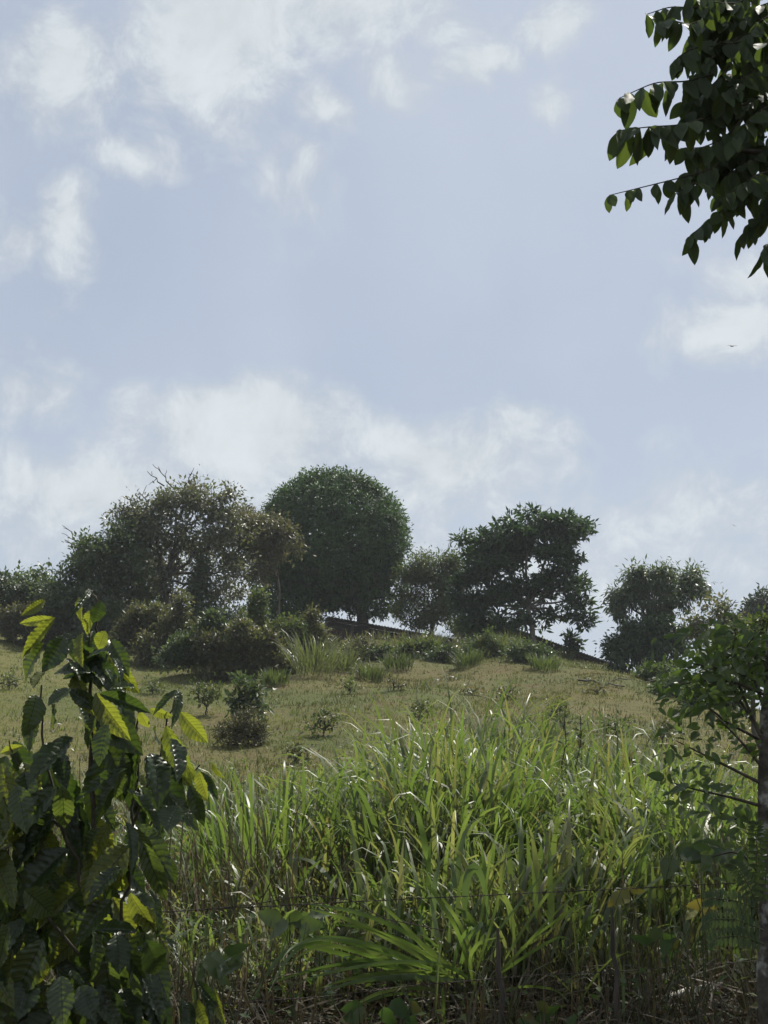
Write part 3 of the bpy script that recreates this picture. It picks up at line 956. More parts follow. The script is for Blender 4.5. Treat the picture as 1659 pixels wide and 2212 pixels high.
def tall_h(x, y):
    """Height of the tall grass: a mound in the middle, lower to the left, some to the right."""
    q = x / y
    h = np.interp(q, [-.2, -.04, .05], [.52, .60, .70]) + .43 * np.exp(-((q - .055) / .085) ** 2) + .22 * np.exp(-((q - .20) / .06) ** 2)
    h = h * np.interp(y, [6.2, 8, 9.5, 14, 20], [.35, .75, 1.0, 1.0, .8])
    return h * (.8 + .4 * vnoise(x, y, 1.4, 3))


tall_field('tall_grass', 40000, 7.0, 16, tall_h, .031, M['tall_grass'], 'dense tall green grass across the foreground', lean=.75, bend=(.6, 3.4), power=3.4, up=.6, seg=6, clump=46, cspread=.15, hvar=(.5, .75), clean=1.5,
           keep=lambda x, y: RNG.random(len(x)) < np.interp(x / y, [-.3, -.12, -.03, .1, .3], [.8, .85, 1, 1, .9]))
tall_field('rough_grass', 9000, 13, 24, lambda x, y: .35 + .35 * vnoise(x, y, .8, 8), .022, M['tall_grass'], 'knee high mixed grass behind the tall grass', seg=4)
tall_field('dry_grass', 18000, 5.4, 15, lambda x, y: np.where(y < 7.5, .35, .72) * (.7 + .6 * vnoise(x, y, 1.1, 4)), .011, M['straw'],
           'dry straw coloured grass tangled among the green', lean=1.2, bend=(-.2, 1.6), up=.5, seg=4)
tall_field('crest_weeds', 12000, 55, 72, lambda x, y: (.25 + .65 * vnoise(x, y, .9, 12) ** 1.5) * np.interp(x / y, [.085, .12], [1, .4]), .035, M['olive'], 'mixed knee high weeds along the crest of the hill', seg=3, clump=10,
           keep=lambda x, y: (x / y > -.12) & (RNG.random(len(x)) < np.interp(x / y, [-.12, -.06, .16, .24], [.3, 1, 1, .5]) * np.interp(y, [55, 60, 66], [.12, .5, 1])), lean=.8)
tall_field('slope_grass', 15000, 19, 62, lambda x, y: .10 + .28 * vnoise(x, y, .5, 14) ** 2, .026, M['feather'], 'patches of rough olive green grass on the slope', seg=3, clump=12, lean=1.1, bend=(.2, 1.6),
           keep=lambda x, y: vnoise(x, y, .42, 21) + .25 * vnoise(x, y, 1.3, 4) > .62)
# flattened litter near the fence
n = 9000
X, Y = in_view(n, 5.0, 8.2)
v, f = blades(np.stack([X, Y, hgt(X, Y) + .01 + .14 * RNG.random(n) ** 2], 1), RNG.random(n) * 6.28, .12 + .35 * RNG.random(n), 1.2 + .4 * RNG.random(n), RNG.random(n) * .5,
              .008 + .012 * RNG.random(n), 3)
tag(obj('ground_litter', np_mesh('ground_litter', v, f, M['straw'])), 'dead stalks and leaf litter on the dark soil by the fence', None, kind='stuff')
tall_field('dead_stems', 7000, 5.7, 8.5, lambda x, y: .30 + .35 * vnoise(x, y, 1.3, 7), .006, M['straw'], 'tangle of thin dead stems along the fence', lean=1.3, bend=(-.4, 1.4), up=.3, seg=4, clump=9,
           keep=lambda x, y: ~((x > -.8) & (x < .25) & (y < 6.75)))
tall_field('fence_grass', 4000, 6.0, 8.2, lambda x, y: .20 + .4 * vnoise(x, y, 1.5, 5), .015, M['tall_grass'], 'short green grass growing up through the fence', lean=.9, bend=(.2, 2.8), up=.4, seg=6, clump=10,
           keep=lambda x, y: ((x / y < .08) | (RNG.random(len(x)) < .12)) & ~((x > -.8) & (x < .25) & (y < 6.8)))
# low vines and broad leaved undergrowth
def undergrowth(name, n, y0, y1, h0, h1, L, W, label, mat='vine', keep=None):
    X, Y = in_view(n, y0, y1)
    if keep is not None:
        m = keep(X, Y); X, Y = X[m], Y[m]
    n = len(X)
    Z = hgt(X, Y) + h0 + (h1 - h0) * RNG.random(n) ** 1.5
    d = norm(np.stack([RNG.normal(0, 1, n), RNG.normal(0, 1, n), RNG.normal(-.3, .5, n)], 1))
    nr = norm(np.array([0, -.3, 1.0]) + RNG.normal(0, .5, (n, 3)))
    l = L * (.6 + .8 * RNG.random(n))
    v, f = leaf_cards(np.stack([X, Y, Z], 1), d, nr, l, l * W / L, .15)
    tag(obj(name, np_mesh(name, v, f, M[mat])), label, None, kind='stuff')


undergrowth('undergrowth', 9000, 5.2, 9, 0, .40, .042, .022, 'tangle of small leaved creepers at the foot of the grass', keep=lambda x, y: (vnoise(x, y, 1.7, 6) > .42) & ((x / y < .08) | (RNG.random(len(x)) < .4)))
undergrowth('slope_weeds', 12000, 15, 34, 0, .32, .09, .04, 'low leafy weeds between the tall grass and the open slope', mat='olive', keep=lambda x, y: (vnoise(x, y, .9, 31) > .45) & (RNG.random(len(x)) < np.interp(y, [15, 22, 34], [1, .7, .25])))
undergrowth('creeper_leaves', 5000, 8, 15, .1, .8, .06, .036, 'small creeper leaves scattered through the tall grass', keep=lambda x, y: vnoise(x, y, 1.2, 2) > .5)


def foot(xd, D):
    sx, _ = px_dir(xd, 1715)
    return Vector((sx * D, D, hz(sx * D, D)))


# notable clumps
b = foot(985, 9.3)
clump_thing('tall_grass_clump', 'tallest clump of broad bladed grass in the middle of the field', 'grass', b,
            [('blades', meshjoin([grass_clump(b, 330, 1.15, .032, 1, .55, (.5, 3.2), 10, 3.6, .55, rad=.55)]), M['hero_grass'])])
b = foot(840, 9.8)
clump_thing('tall_grass_clump', 'rounded clump of tall grass left of the tallest clump', 'grass', b,
            [('blades', grass_clump(b, 260, 1.02, .028, 1, .6, (.6, 3.2), 10, 3.4, .55, rad=.5), M['hero_grass'])])
b = foot(1290, 9.6)
clump_thing('tall_grass_clump', 'clump of tall grass right of the middle, before the brown slope', 'grass', b,
            [('blades', grass_clump(b, 260, 1.0, .028, 1, .55, (.6, 3.2), 10, 3.4, .55, rad=.6), M['hero_grass'])])
b = foot(590, 9.0)
clump_thing('tall_grass_clump', 'shorter clump of grass right of the coffee plant', 'grass', b,
            [('blades', grass_clump(b, 240, 1.0, .025, 1, .6, (.6, 3.2), 10, 3.4, .55, rad=.5), M['hero_grass'])])
b = foot(1500, 8.8)
clump_thing('tall_grass_clump', 'clump of grass left of the sapling trunk', 'grass', b,
            [('blades', grass_clump(b, 240, 1.0, .025, 1, .6, (.6, 3.2), 10, 3.4, .55, rad=.5), M['hero_grass'])])


def ribbon(pts, w_, seg=14, twist=.0):
    """A single broad blade along control points."""
    pts = np.array([tuple(p) for p in pts], float)
    t = np.linspace(0, 1, len(pts)); s = np.linspace(0, 1, seg + 1)
    # smooth resample
    C = np.stack([np.interp(s, t, pts[:, i]) for i in range(3)], 1)
    for _ in range(3):
        C[1:-1] = (C[:-2] + 2 * C[1:-1] + C[2:]) / 4
    tang = norm(np.gradient(C, axis=0))
    view = np.array([0.25, 1.0, 0.15])
    sd = norm(np.cross(tang, view + RNG.normal(0, .25, 3)))
    prof = np.minimum(1, .5 + 3 * s) * np.maximum(.04, 1 - np.maximum(0, (s - .45) / .55) ** 1.6)
    off = sd * (w_ * prof * .5)[:, None]
    fold = np.cross(tang, sd) * (w_ * .12 * prof)[:, None]
    v = np.stack([C - off, C + fold, C + off], 1).reshape(-1, 3)
    i = np.arange(seg) * 3
    f = np.concatenate([np.stack([i, i + 1, i + 4, i + 3], -1), np.stack([i + 1, i + 2, i + 5, i + 4], -1)])
    return v, f


# splayed clump at the bottom middle: long blades thrown out to the left
base = P(1010, 2120, 6.6)
t = empty('splayed_grass_clump', Vector((base.x, 6.6, hz(base.x, 6.6))), 'splayed grass clump at the bottom middle throwing long blades to the left', 'grass')
SPL = [[(1000, 2110), (880, 2010), (760, 1965), (640, 1950)], [(985, 2115), (850, 2030), (740, 1980), (650, 1960)], [(960, 2110), (850, 2060), (740, 2030), (635, 2025)],
       [(970, 2120), (860, 2085), (720, 2080), (560, 2130)], [(930, 2120), (800, 2080), (690, 2045), (620, 2035), (565, 2120), (545, 2165)], [(930, 2095), (790, 2035), (690, 2025), (625, 2042), (600, 2090)],
       [(1000, 2100), (930, 2060), (860, 1985), (800, 1930)], [(1010, 2110), (960, 2080), (850, 2075), (700, 2100), (630, 2130)], [(1000, 2120), (900, 2110), (780, 2115), (690, 2145)],
       [(1040, 2110), (1100, 2000), (1180, 1900), (1260, 1800)], [(1050, 2110), (1120, 2040), (1200, 1950), (1290, 1860)], [(1060, 2110), (1130, 2060), (1230, 2000), (1260, 2015)],
       [(1040, 2120), (1030, 2040), (1060, 2000), (1120, 1990)], [(990, 2110), (1010, 2020), (1050, 1985), (1010, 2040)], [(1080, 2090), (1160, 1960), (1240, 1850), (1320, 1770)],
       [(1020, 2110), (990, 2010), (940, 1930), (890, 1880)], [(1045, 2105), (1090, 1970), (1120, 1850), (1130, 1760)], [(1030, 2110), (1060, 1960), (1075, 1840), (1100, 1740)],
       [(1060, 2105), (1150, 2010), (1260, 1930), (1380, 1850)], [(950, 2140), (870, 2130), (800, 2150), (740, 2190)], [(1050, 2140), (1130, 2110), (1230, 2120), (1270, 2160)]]
extra = []
for pl in SPL:
    right = pl[-1][0] > 1060
    for rpt in range(1 if right else 2):
        sx_, sy_ = random.uniform(-28, 28), random.uniform(-18, 18)
        D0 = 6.6 + random.uniform(-.15, .25)
        k_ = random.uniform(.72, 1.0) if right or rpt else 1.0
        x0_, y0_ = pl[0]
        q = [(x0_ + sx_ + (x_ - x0_) * k_, y0_ + sy_ + (y_ - y0_) * k_) for x_, y_ in pl]
        if not rpt and not right:
            q = pl
        pts = [P(x_, y_, D0 - .10 * i + random.uniform(-.05, .05)) for i, (x_, y_) in enumerate(q)]
        v, f = ribbon(pts, random.uniform(.012, .018) if right else random.uniform(.014, .026))
        obj('blade', np_mesh('blade', v, f, M['hero_grass']), t)
# single bright arching blade
pts = [P(1003, 1985, 6.9), P(1005, 1920, 6.9), P(1012, 1880, 6.9), P(1030, 1868, 6.86), P(1045, 1905, 6.82), P(1055, 1965, 6.8), P(1052, 2000, 6.8)]
v, f = ribbon(pts, .045, 18)
pts2 = [P(1010, 2120, 6.95), P(1004, 2050, 6.92), P(1003, 1980, 6.9)]
v2, f2 = ribbon(pts2, .03, 8)
t = empty('arching_blade', Vector((P(1010, 2120, 6.95).x, 6.95, hz(.3, 6.95))), 'single broad bright grass blade arching over in the lower middle', 'grass')
obj('blade', np_mesh('blade', v, f, M['hero_grass']), t)
obj('stalk', np_mesh('stalk', v2, f2, M['hero_grass']), t)

# ------------------------------------------------------------------ barbed wire fence
def fence_D(xd):
    return 5.3 + 1.1 * xd / 1659


f_root = empty('barbed_wire_fence', Vector((0, 5.85, hz(0, 5.85))), 'barbed wire fence strung across the foreground', 'fence')


def strand(pix, slack=0.0, seed=1):
    rr = random.Random(seed)
    ctrl = [P(x_, y_, fence_D(x_)) for x_, y_ in pix]
    t_ = np.linspace(0, 1, len(ctrl)); s_ = np.linspace(0, 1, 260)
    c_ = np.array([tuple(p) for p in ctrl])
    line = np.stack([np.interp(s_, t_, c_[:, i]) for i in range(3)], 1)
    for _ in range(12):
        line[1:-1] = (line[:-2] + 2 * line[1:-1] + line[2:]) / 4
    tb = Tubes(4)
    ph = np.linspace(0, 2 * np.pi * 70, 260)
    for q in (0, math.pi):
        tb.add(line + np.stack([np.zeros(260), np.cos(ph + q), np.sin(ph + q)], 1) * .0018, .0012)
    for i in range(6, 254, 8):
        c0 = line[i]
        for sgn in (-1, 1):
            d_ = np.array([rr.uniform(-.4, .4), rr.uniform(-1, 1), sgn * rr.uniform(.5, 1)]); d_ /= np.linalg.norm(d_)
            tb.add([c0 - d_ * .011, c0, c0 + d_ * .011], [.0007, .0015, .0007])
    obj('wire_strand', tb.mesh('wire_strand', M['wire']), f_root)


strand([(-60, 1994), (0, 1990), (280, 1974), (494, 1962), (820, 1945), (1152, 1929), (1350, 1920), (1558, 1909), (1720, 1902)], seed=1)
strand([(-60, 2196), (200, 2184), (494, 2167), (702, 2153), (900, 2128), (1152, 2107), (1344, 2098), (1659, 2074), (1720, 2070)], seed=2)
strand([(300, 1972), (420, 1966), (540, 1955), (620, 1940), (680, 1934), (760, 1945), (830, 1985), (960, 2010)], seed=3)
for xd, yt in ((1075, 2005), (1322, 1962), (228, 1955)):
    D = fence_D(xd)
    p = P(xd, yt, D)
    tb = Tubes(7)
    tb.add(wavy(Vector((p.x + .02, D + .02, hz(p.x, D) - .1)), p, 9, .022), np.array([.013, .012, .013, .011, .011, .010, .011, .009, .005]))
    obj('post', tb.mesh('post', M['post']), f_root)

# ------------------------------------------------------------------ leaves with a shape of their own
def leaf_data(name, mat, ribs=0, nl=10, nw=4, bend=.25, fold=.16, wave=.0, tip=1.0, fat=.85, seed=0):
    """One leaf along +Y, length 1, width 1 (scaled by the object), upper face +Z, with a UV map."""
    rr = random.Random(seed)
    ph = rr.uniform(0, 6)
    side = rr.uniform(-.10, .10)
    vs, uvs, fs = [], [], []
    for i in range(nl + 1):
        tt = i / nl
        wd = math.sin(math.pi * min(1, tt ** fat)) ** .75 if 0 < tt < 1 else 0
        if tt > .8:
            wd *= 1 - (tt - .8) * 1.5 * tip
        wd = max(wd, .012)
        for j in range(nw + 1):
            u = (j / nw - .5) * 2
            x = u * .5 * wd + side * tt * tt
            z = fold * abs(u) * wd * .5 - bend * tt ** 1.8
            if ribs:
                z += (.040 if ribs < 10 else .05) * abs(math.sin(math.pi * ribs * (tt - .15 * abs(u)))) * min(1, wd * 1.5) * (1 - .3 * abs(u)) * min(1, abs(u) * 3 + .25)
                x *= 1 + .05 * math.sin(2 * math.pi * ribs * tt) * abs(u)
            z += wave * math.sin(tt * 17 + ph + (1.5 if u > 0 else 0)) * u * u * wd
            vs.append((x, tt, z)); uvs.append((u / 2 + .5, tt))
    for i in range(nl):
        for j in range(nw):
            a_ = i * (nw + 1) + j
            fs.append([a_, a_ + 1, a_ + nw + 2, a_ + nw + 1])
    me = np_mesh(name, np.array(vs), np.array(fs), mat)
    uvl = me.uv_layers.new(name='UVMap')
    lv = np.zeros(len(me.loops), np.int32)
    me.loops.foreach_get('vertex_index', lv)
    uvl.data.foreach_set('uv', np.array(uvs, np.float32)[lv].ravel())
    return me


def leaf_matrix(base_p, tip_p, width, nrm):
    y_ = Vector(tip_p) - Vector(base_p)
    L_ = y_.length
    y_.normalize()
    n_ = Vector(nrm)
    n_ = (n_ - y_ * n_.dot(y_)).normalized()
    x_ = y_.cross(n_)
    m = np.array([[x_.x * width, y_.x * L_, n_.x * L_], [x_.y * width, y_.y * L_, n_.y * L_], [x_.z * width, y_.z * L_, n_.z * L_]])
    return m, np.array(tuple(base_p))


def bake(items):
    cache, vs, fs, n = {}, [], [], 0
    for me, (m, b) in items:
        if me.name not in cache:
            co = np.zeros(len(me.vertices) * 3, np.float32); me.vertices.foreach_get('co', co)
            lv = np.zeros(len(me.loops), np.int32); me.loops.foreach_get('vertex_index', lv)
            cache[me.name] = (co.reshape(-1, 3), lv.reshape(-1, 4))
        co, fc = cache[me.name]
        vs.append(co @ m.T + b); fs.append(fc + n); n += len(co)
    return np.concatenate(vs), np.concatenate(fs)


def put_leaf(me, base_p, tip_p, width, nrm, parent, name='leaf', thick=None):
    y_ = Vector(tip_p) - Vector(base_p)
    L_ = y_.length
    y_.normalize()
    n_ = Vector(nrm)
    n_ = (n_ - y_ * n_.dot(y_))
    if n_.length < 1e-4:
        n_ = Vector((0, 0, 1)) - y_ * y_.z
    n_.normalize()
    x_ = y_.cross(n_)
    o = bpy.data.objects.new(name, me)
    link(o, parent)
    zs = thick or L_
    mtx = Matrix(((x_.x * width, y_.x * L_, n_.x * zs, 0), (x_.y * width, y_.y * L_, n_.y * zs, 0), (x_.z * width, y_.z * L_, n_.z * zs, 0), (0, 0, 0, 1)))
    mtx.translation = Vector(base_p) - parent.location
    o.matrix_basis = mtx
    return o


# ------------------------------------------------------------------ coffee plant on the left
CD = 4.25
cb = P(215, 2212, CD)
cb = Vector((cb.x, CD, hz(cb.x, CD)))
coffee = empty('coffee_plant', cb, 'leafy coffee plant with large ribbed leaves on the left', 'plant')
mature = [leaf_data('leaf', M['coffee'], 9, 54, 8, b_, f_, .03, 1.0, .9, i) for i, (b_, f_) in enumerate([(.10, .2), (.22, .16), (.42, .12), (.16, .28), (.55, .2)])]
young = [leaf_data('leaf', M['coffee_young'], 10, 54, 8, b_, f_, .025, 1.0, .9, i + 9) for i, (b_, f_) in enumerate([(.10, .2), (.22, .14), (.05, .25)])]
N_GLOSS, N_BACK, N_DARK = Vector((.57, -.42, .70)), Vector((-.25, -.95, -.15)), Vector((.0, -.8, .5))


def c4(x_, y_): return (x_ * .3307, 1234 + y_ * .3307)
def c5(x_, y_): return (x_ * .3307, 1700.6 + y_ * .3307)


HERO = [  # corner map, base, tip, width, kind
    (c4, 295, 190, 140, 290, 62, 'y'), (c4, 360, 305, 105, 345, 62, 'y'), (c4, 362, 300, 140, 565, 88, 'y'), (c4, 520, 170, 525, 330, 55, 'y'), (c4, 660, 195, 622, 342, 98, 'g'),
    (c4, 592, 120, 535, 205, 45, 'g'), (c4, 420, 425, 290, 650, 145, 'g'), (c4, 290, 470, 118, 705, 160, 'm'), (c4, 592, 662, 345, 580, 95, 'm'), (c4, 640, 900, 440, 765, 100, 'm'),
    (c4, 460, 770, 310, 870, 100, 'm'), (c4, 650, 800, 985, 912, 85, 'm'), (c4, 880, 762, 735, 752, 50, 'g'), (c4, 600, 655, 685, 725, 60, 'g'), (c4, 690, 640, 752, 715, 55, 'g'),
    (c4, 738, 570, 825, 640, 50, 'g'), (c4, 1160, 778, 1000, 885, 50, 'm'), (c4, 1165, 780, 1172, 965, 62, 'g'), (c4, 1180, 920, 1352, 1130, 112, 'y'), (c4, 1085, 1010, 1265, 1385, 145, 'y'),
    (c4, 1110, 1095, 1190, 1345, 112, 'g'), (c4, 985, 1190, 1110, 1430, 175, 'g'), (c4, 915, 915, 965, 1035, 75, 'y'), (c4, 640, 950, 880, 1130, 185, 'm'), (c4, 235, 810, 215, 1010, 135, 'g'),
    (c4, 335, 870, 350, 1025, 98, 'm'), (c4, 825, 1290, 455, 1475, 75, 'g'), (c4, 785, 1290, 770, 1490, 92, 'g'), (c4, 690, 390, 635, 510, 95, 'y'), (c4, 540, 400, 520, 620, 100, 'y'),
    (c4, 600, 250, 560, 420, 80, 'y'), (c4, 1300, 1305, 1345, 1495, 82, 'y'), (c4, 1385, 1250, 1465, 1365, 45, 'y'), (c4, 1300, 1310, 1440, 1480, 60, 'm'), (c4, 1060, 1120, 1240, 1430, 90, 'y'),
    (c4, 700, 520, 560, 560, 80, 'g'), (c4, 420, 570, 560, 640, 70, 'g'), (c4, 300, 650, 215, 760, 90, 'y'), (c4, 215, 930, 170, 1090, 110, 'm'), (c4, 150, 1140, 0, 1190, 60, 'y'),
    (c4, 980, 900, 1120, 960, 60, 'y'), (c4, 1020, 1010, 985, 1130, 70, 'm'), (c4, 700, 1000, 640, 1270, 130, 'm'),
    (c5, 820, 20, 1082, 272, 105, 'g'), (c5, 1100, 50, 1292, 222, 85, 'g'), (c5, 1150, 120, 1090, 275, 140, 'm'), (c5, 820, 230, 932, 462, 85, 'g'), (c5, 920, 350, 1100, 765, 125, 'm'),
    (c5, 850, 690, 1002, 952, 115, 'y'), (c5, 800, 560, 770, 680, 110, 'y'), (c5, 960, 670, 1132, 935, 62, 'g'), (c5, 605, 945, 700, 1245, 115, 'g'), (c5, 890, 1035, 1042, 1262, 65, 'g'),
    (c5, 950, 1000, 1085, 1255, 155, 'm'), (c5, 1025, 968, 1202, 1012, 48, 'g'), (c5, 620, 930, 915, 922, 92, 'm'), (c5, 280, 995, 80, 1405, 195, 'm'), (c5, 400, 1235, 402, 1545, 175, 'm'),
    (c5, 160, 670, 370, 840, 175, 'm'), (c5, 170, 880, 0, 985, 62, 'y'), (c5, 110, -10, 180, 295, 155, 'm'), (c5, 405, -10, 430, 305, 135, 'm'), (c5, 30, 60, 10, 330, 140, 'm'),
    (c5, 650, 270, 450, 500, 130, 'm'), (c5, 860, 260, 1010, 520, 110, 'm'), (c5, 1240, -10, 1320, 230, 95, 'm'), (c5, 1050, 420, 1150, 640, 85, 'm'), (c5, 1300, -20, 1350, 95, 60, 'y'),
    (c5, 80, 1060, 30, 1250, 90, 'y'), (c5, 300, 1130, 230, 1290, 90, 'y'), (c5, 860, 1210, 920, 1400, 60, 'm'),
    (c5, 640, 960, 560, 1240, 150, 'm'), (c5, 760, 960, 800, 1200, 150, 'm'), (c5, 200, 1250, 120, 1500, 170, 'm'), (c5, 520, 1300, 620, 1500, 160, 'm'), (c5, 60, 900, -40, 1200, 150, 'm'),
]
for fn, x0, y0, x1, y1, wd, kd in HERO:
    D0 = CD - .12 + random.uniform(-.12, .10)
    if kd == 'y':
        D0 += .08
    b_ = P(*fn(x0, y0), D0)
    t_ = P(*fn(x1, y1), D0 + random.uniform(-.08, .08) + (-.05 if kd == 'g' else 0))
    jt = .10 if kd == 'g' else .28
    nr = {'y': N_BACK, 'g': N_GLOSS, 'm': N_DARK}[kd] + Vector((random.uniform(-jt, jt), random.uniform(-jt, jt), random.uniform(-jt, jt)))
    me = random.choice(young if kd == 'y' else mature)
    put_leaf(me, b_, t_, S(wd * .3307, D0) * random.uniform(1.0, 1.15), nr, coffee)
# the body of the plant behind the leaves one can tell apart
def edge_x(y_):
    return np.interp(y_, [1380, 1450, 1500, 1600, 1680, 1760, 1800, 1900, 2000, 2100, 2212], [170, 215, 280, 330, 385, 340, 300, 320, 330, 320, 300])


stem_tb = Tubes(7)
STEMS = [([(215, 2230), (210, 2050), (205, 1850), (196, 1620), (200, 1436)], .022, .008), ([(200, 1440), (194, 1380), (192, 1320)], .006, .003), ([(202, 1436), (210, 1380), (213, 1350), (205, 1290), (196, 1276)], .006, .003),
         ([(218, 2230), (270, 1990), (285, 1850), (290, 1630), (300, 1515)], .012, .004), ([(280, 1800), (340, 1650), (356, 1565), (385, 1490)], .009, .003), ([(205, 2000), (140, 1800), (100, 1640), (90, 1480)], .012, .004),
         ([(212, 2100), (100, 1980), (30, 1880), (10, 1800)], .010, .004), ([(285, 1850), (340, 1740), (400, 1680), (432, 1652)], .007, .003), ([(214, 2100), (280, 2010), (330, 1990)], .008, .003), ([(150, 1830), (60, 1700), (20, 1600)], .008, .003)]
stem_pts = []
for pl, r0, r1 in STEMS:
    pts = [P(x_, y_, CD + .05) for x_, y_ in pl]
    pts[0] = pts[0] if pl[0][1] < 2200 else Vector((cb.x, CD, cb.z - .05))
    stem = Tubes(7)
    pp = np.array([tuple(p) for p in pts])
    s_ = np.linspace(0, 1, 14); t_ = np.linspace(0, 1, len(pp))
    C = np.stack([np.interp(s_, t_, pp[:, i]) for i in range(3)], 1)
    C[1:-1] += RNG.normal(0, .006, (12, 3))
    stem.add(C, np.linspace(r0 * .5, r1 * .7, 14))
    obj('stem', stem.mesh('stem', M['stem']), coffee)
    stem_pts.append(C)
stem_pts = np.concatenate(stem_pts)
for i in range(200):
    yy = 1560 + 660 * random.random() ** .85
    xx = random.uniform(np.interp(yy, [1560, 1640], [70, -40]), edge_x(yy))
    D0 = CD + random.uniform(-.04, .42)
    b_ = P(xx, yy, D0)
    hd = random.uniform(-1.2, 1.2) + (.35 if xx > 200 else -.35)
    L_ = S(random.uniform(90, 165), D0)
    dv = Vector((math.sin(hd) * .75, random.uniform(-.5, .3), -random.uniform(.35, 1.0))).normalized()
    nr = Vector((random.uniform(-.4, .4), -random.uniform(.2, .9), random.uniform(.1, .9)))
    me = random.choice(mature if random.random() < .8 else young)
    put_leaf(me, b_, b_ + dv * L_, L_ * random.uniform(.34, .46), nr, coffee)

for i in range(22):                # crowded young and mature leaves round the leading shoots
    yy = random.uniform(1345, 1580)
    xx = random.uniform(130, 240) + (yy - 1345) * .15
    D0 = CD + random.uniform(-.1, .2)
    b_ = P(xx, yy, D0)
    L_ = S(random.uniform(70, 130), D0)
    dv = Vector((random.uniform(-.9, .9), random.uniform(-.5, .3), -random.uniform(.2, 1.0))).normalized()
    me = random.choice(mature if random.random() < .6 else young)
    put_leaf(me, b_, b_ + dv * L_, L_ * random.uniform(.34, .44), N_BACK if me in young else Vector((random.uniform(-.4, .5), -random.uniform(.2, .9), random.uniform(.1, .9))), coffee)

# young coffee shoot to its right
b_ = P(425, 2212, 4.5)
shoot = empty('coffee_seedling', Vector((b_.x, 4.5, hz(b_.x, 4.5))), 'small coffee seedling right of the coffee plant at the bottom edge', 'plant')
tb = Tubes(6)
tb.add([shoot.location, P(430, 2190, 4.5), P(424, 2117, 4.5)], [.006, .005, .003])
obj('stem', tb.mesh('stem', M['green_stem']), shoot)
for x0, y0, x1, y1, wd, kd in [(1280, 1260, 1405, 1510, 105, 'g'), (1180, 1375, 1200, 1560, 70, 'g'), (1280, 1385, 1335, 1570, 95, 'y'), (1400, 1310, 1465, 1570, 62, 'y'), (1050, 1390, 1040, 1580, 160, 'm'),
                               (1230, 1400, 1250, 1600, 80, 'm'), (1290, 1270, 1420, 1420, 60, 'm')]:
    nr = {'y': N_BACK, 'g': N_GLOSS, 'm': N_DARK}[kd]
    put_leaf(random.choice(young if kd == 'y' else mature), P(*c5(x0, y0), 4.5), P(*c5(x1, y1), 4.45), S(wd * .3307, 4.5), nr, shoot)

# ------------------------------------------------------------------ overhanging tree, top right
OD = 4.6
ob = P(2050, 1715, OD + .6)
over = empty('overhanging_tree', Vector((ob.x, OD + .6, hz(ob.x, OD + .6))), 'dark leafy branches of a tree hanging in from the top right', 'tree')
leaflets = [leaf_data('leaf', M['overhang'], 0, 9, 4, b_, f_, .02, .35, .93, i + 20) for i, (b_, f_) in enumerate([(.06, .2), (.16, .15), (.02, .3), (.10, .1)])]
def cu(x_, y_): return (1261.8 + x_ * .2851, y_ * .2851)
FRONDS = [  # rachis from base to tip, number of leaf pairs, leaflet length and width in crop units, depth shift
    ((1010, 1240), (960, 1290), (640, 1370), (190, 1480), 9, 175, 85, 0), ((980, 560), (780, 620), (540, 620), (265, 745), 7, 235, 110, .05), ((900, 900), (720, 950), (500, 960), (290, 985), 7, 280, 110, -.05),
    ((1000, 60), (820, 60), (650, 50), (470, 110), 6, 175, 95, .1), ((900, 150), (800, 190), (650, 150), (560, 170), 5, 190, 85, 0), ((1330, 1400), (1150, 1520), (980, 1640), (800, 1790), 8, 200, 85, 0),
    ((1450, 1700), (1420, 1800), (1400, 1850), (1370, 1870), 3, 240, 75, -.1), ((900, 1400), (820, 1390), (760, 1430), (700, 1460), 4, 200, 75, -.05), ((860, 360), (800, 380), (730, 420), (690, 470), 4, 190, 85, 0),
    ((1100, 500), (980, 640), (850, 760), (760, 900), 7, 200, 95, .15), ((1200, 900), (1060, 1050), (900, 1120), (760, 1120), 7, 190, 90, .1), ((1250, 300), (1100, 340), (950, 300), (800, 330), 7, 190, 90, .15),
    ((1300, -40), (1150, 30), (1000, 20), (820, -30), 7, 180, 90, .1), ((1393, 500), (1250, 560), (1150, 660), (1050, 700), 7, 190, 90, .05), ((1400, 800), (1300, 860), (1200, 960), (1130, 1060), 7, 180, 90, 0),
    ((1450, 1100), (1320, 1180), (1200, 1250), (1080, 1330), 7, 190, 90, .1), ((1393, 1300), (1300, 1330), (1200, 1400), (1080, 1480), 7, 190, 90, -.05), ((1500, 1500), (1400, 1560), (1300, 1650), (1220, 1760), 7, 180, 80, .1),
    ((1450, 100), (1330, 160), (1250, 250), (1180, 380), 7, 180, 85, 0), ((1500, 700), (1400, 700), (1320, 760), (1230, 780), 7, 180, 85, .2), ((1350, 1020), (1250, 1060), (1100, 1080), (980, 1000), 7, 190, 90, .2),
    ((1480, 350), (1380, 400), (1300, 440), (1200, 440), 6, 180, 90, .2), ((1100, 850), (1000, 830), (900, 800), (800, 820), 6, 190, 90, .2), ((1000, 420), (920, 470), (850, 560), (780, 640), 6, 190, 95, .1),
    ((1120, 180), (1020, 150), (900, 200), (830, 260), 6, 185, 90, .2), ((1480, 1350), (1420, 1420), (1380, 1500), (1350, 1580), 5, 170, 80, .1), ((1500, 950), (1440, 1000), (1390, 1100), (1340, 1180), 6, 180, 85, .1),
]
for i in range(48):                # deeper fronds that only thicken the mass
    x_, y_ = random.uniform(900, 1560), random.uniform(-60, 1560)
    if y_ > 1250 and x_ < 1100:
        continue
    FRONDS.append(((x_ + 180, y_ - 60), (x_ + 60, y_ - 30), (x_ - 60, y_ + 10), (x_ - 170, y_ + 60 + random.uniform(-40, 60)), 7, 195, 95, random.uniform(.15, .6)))
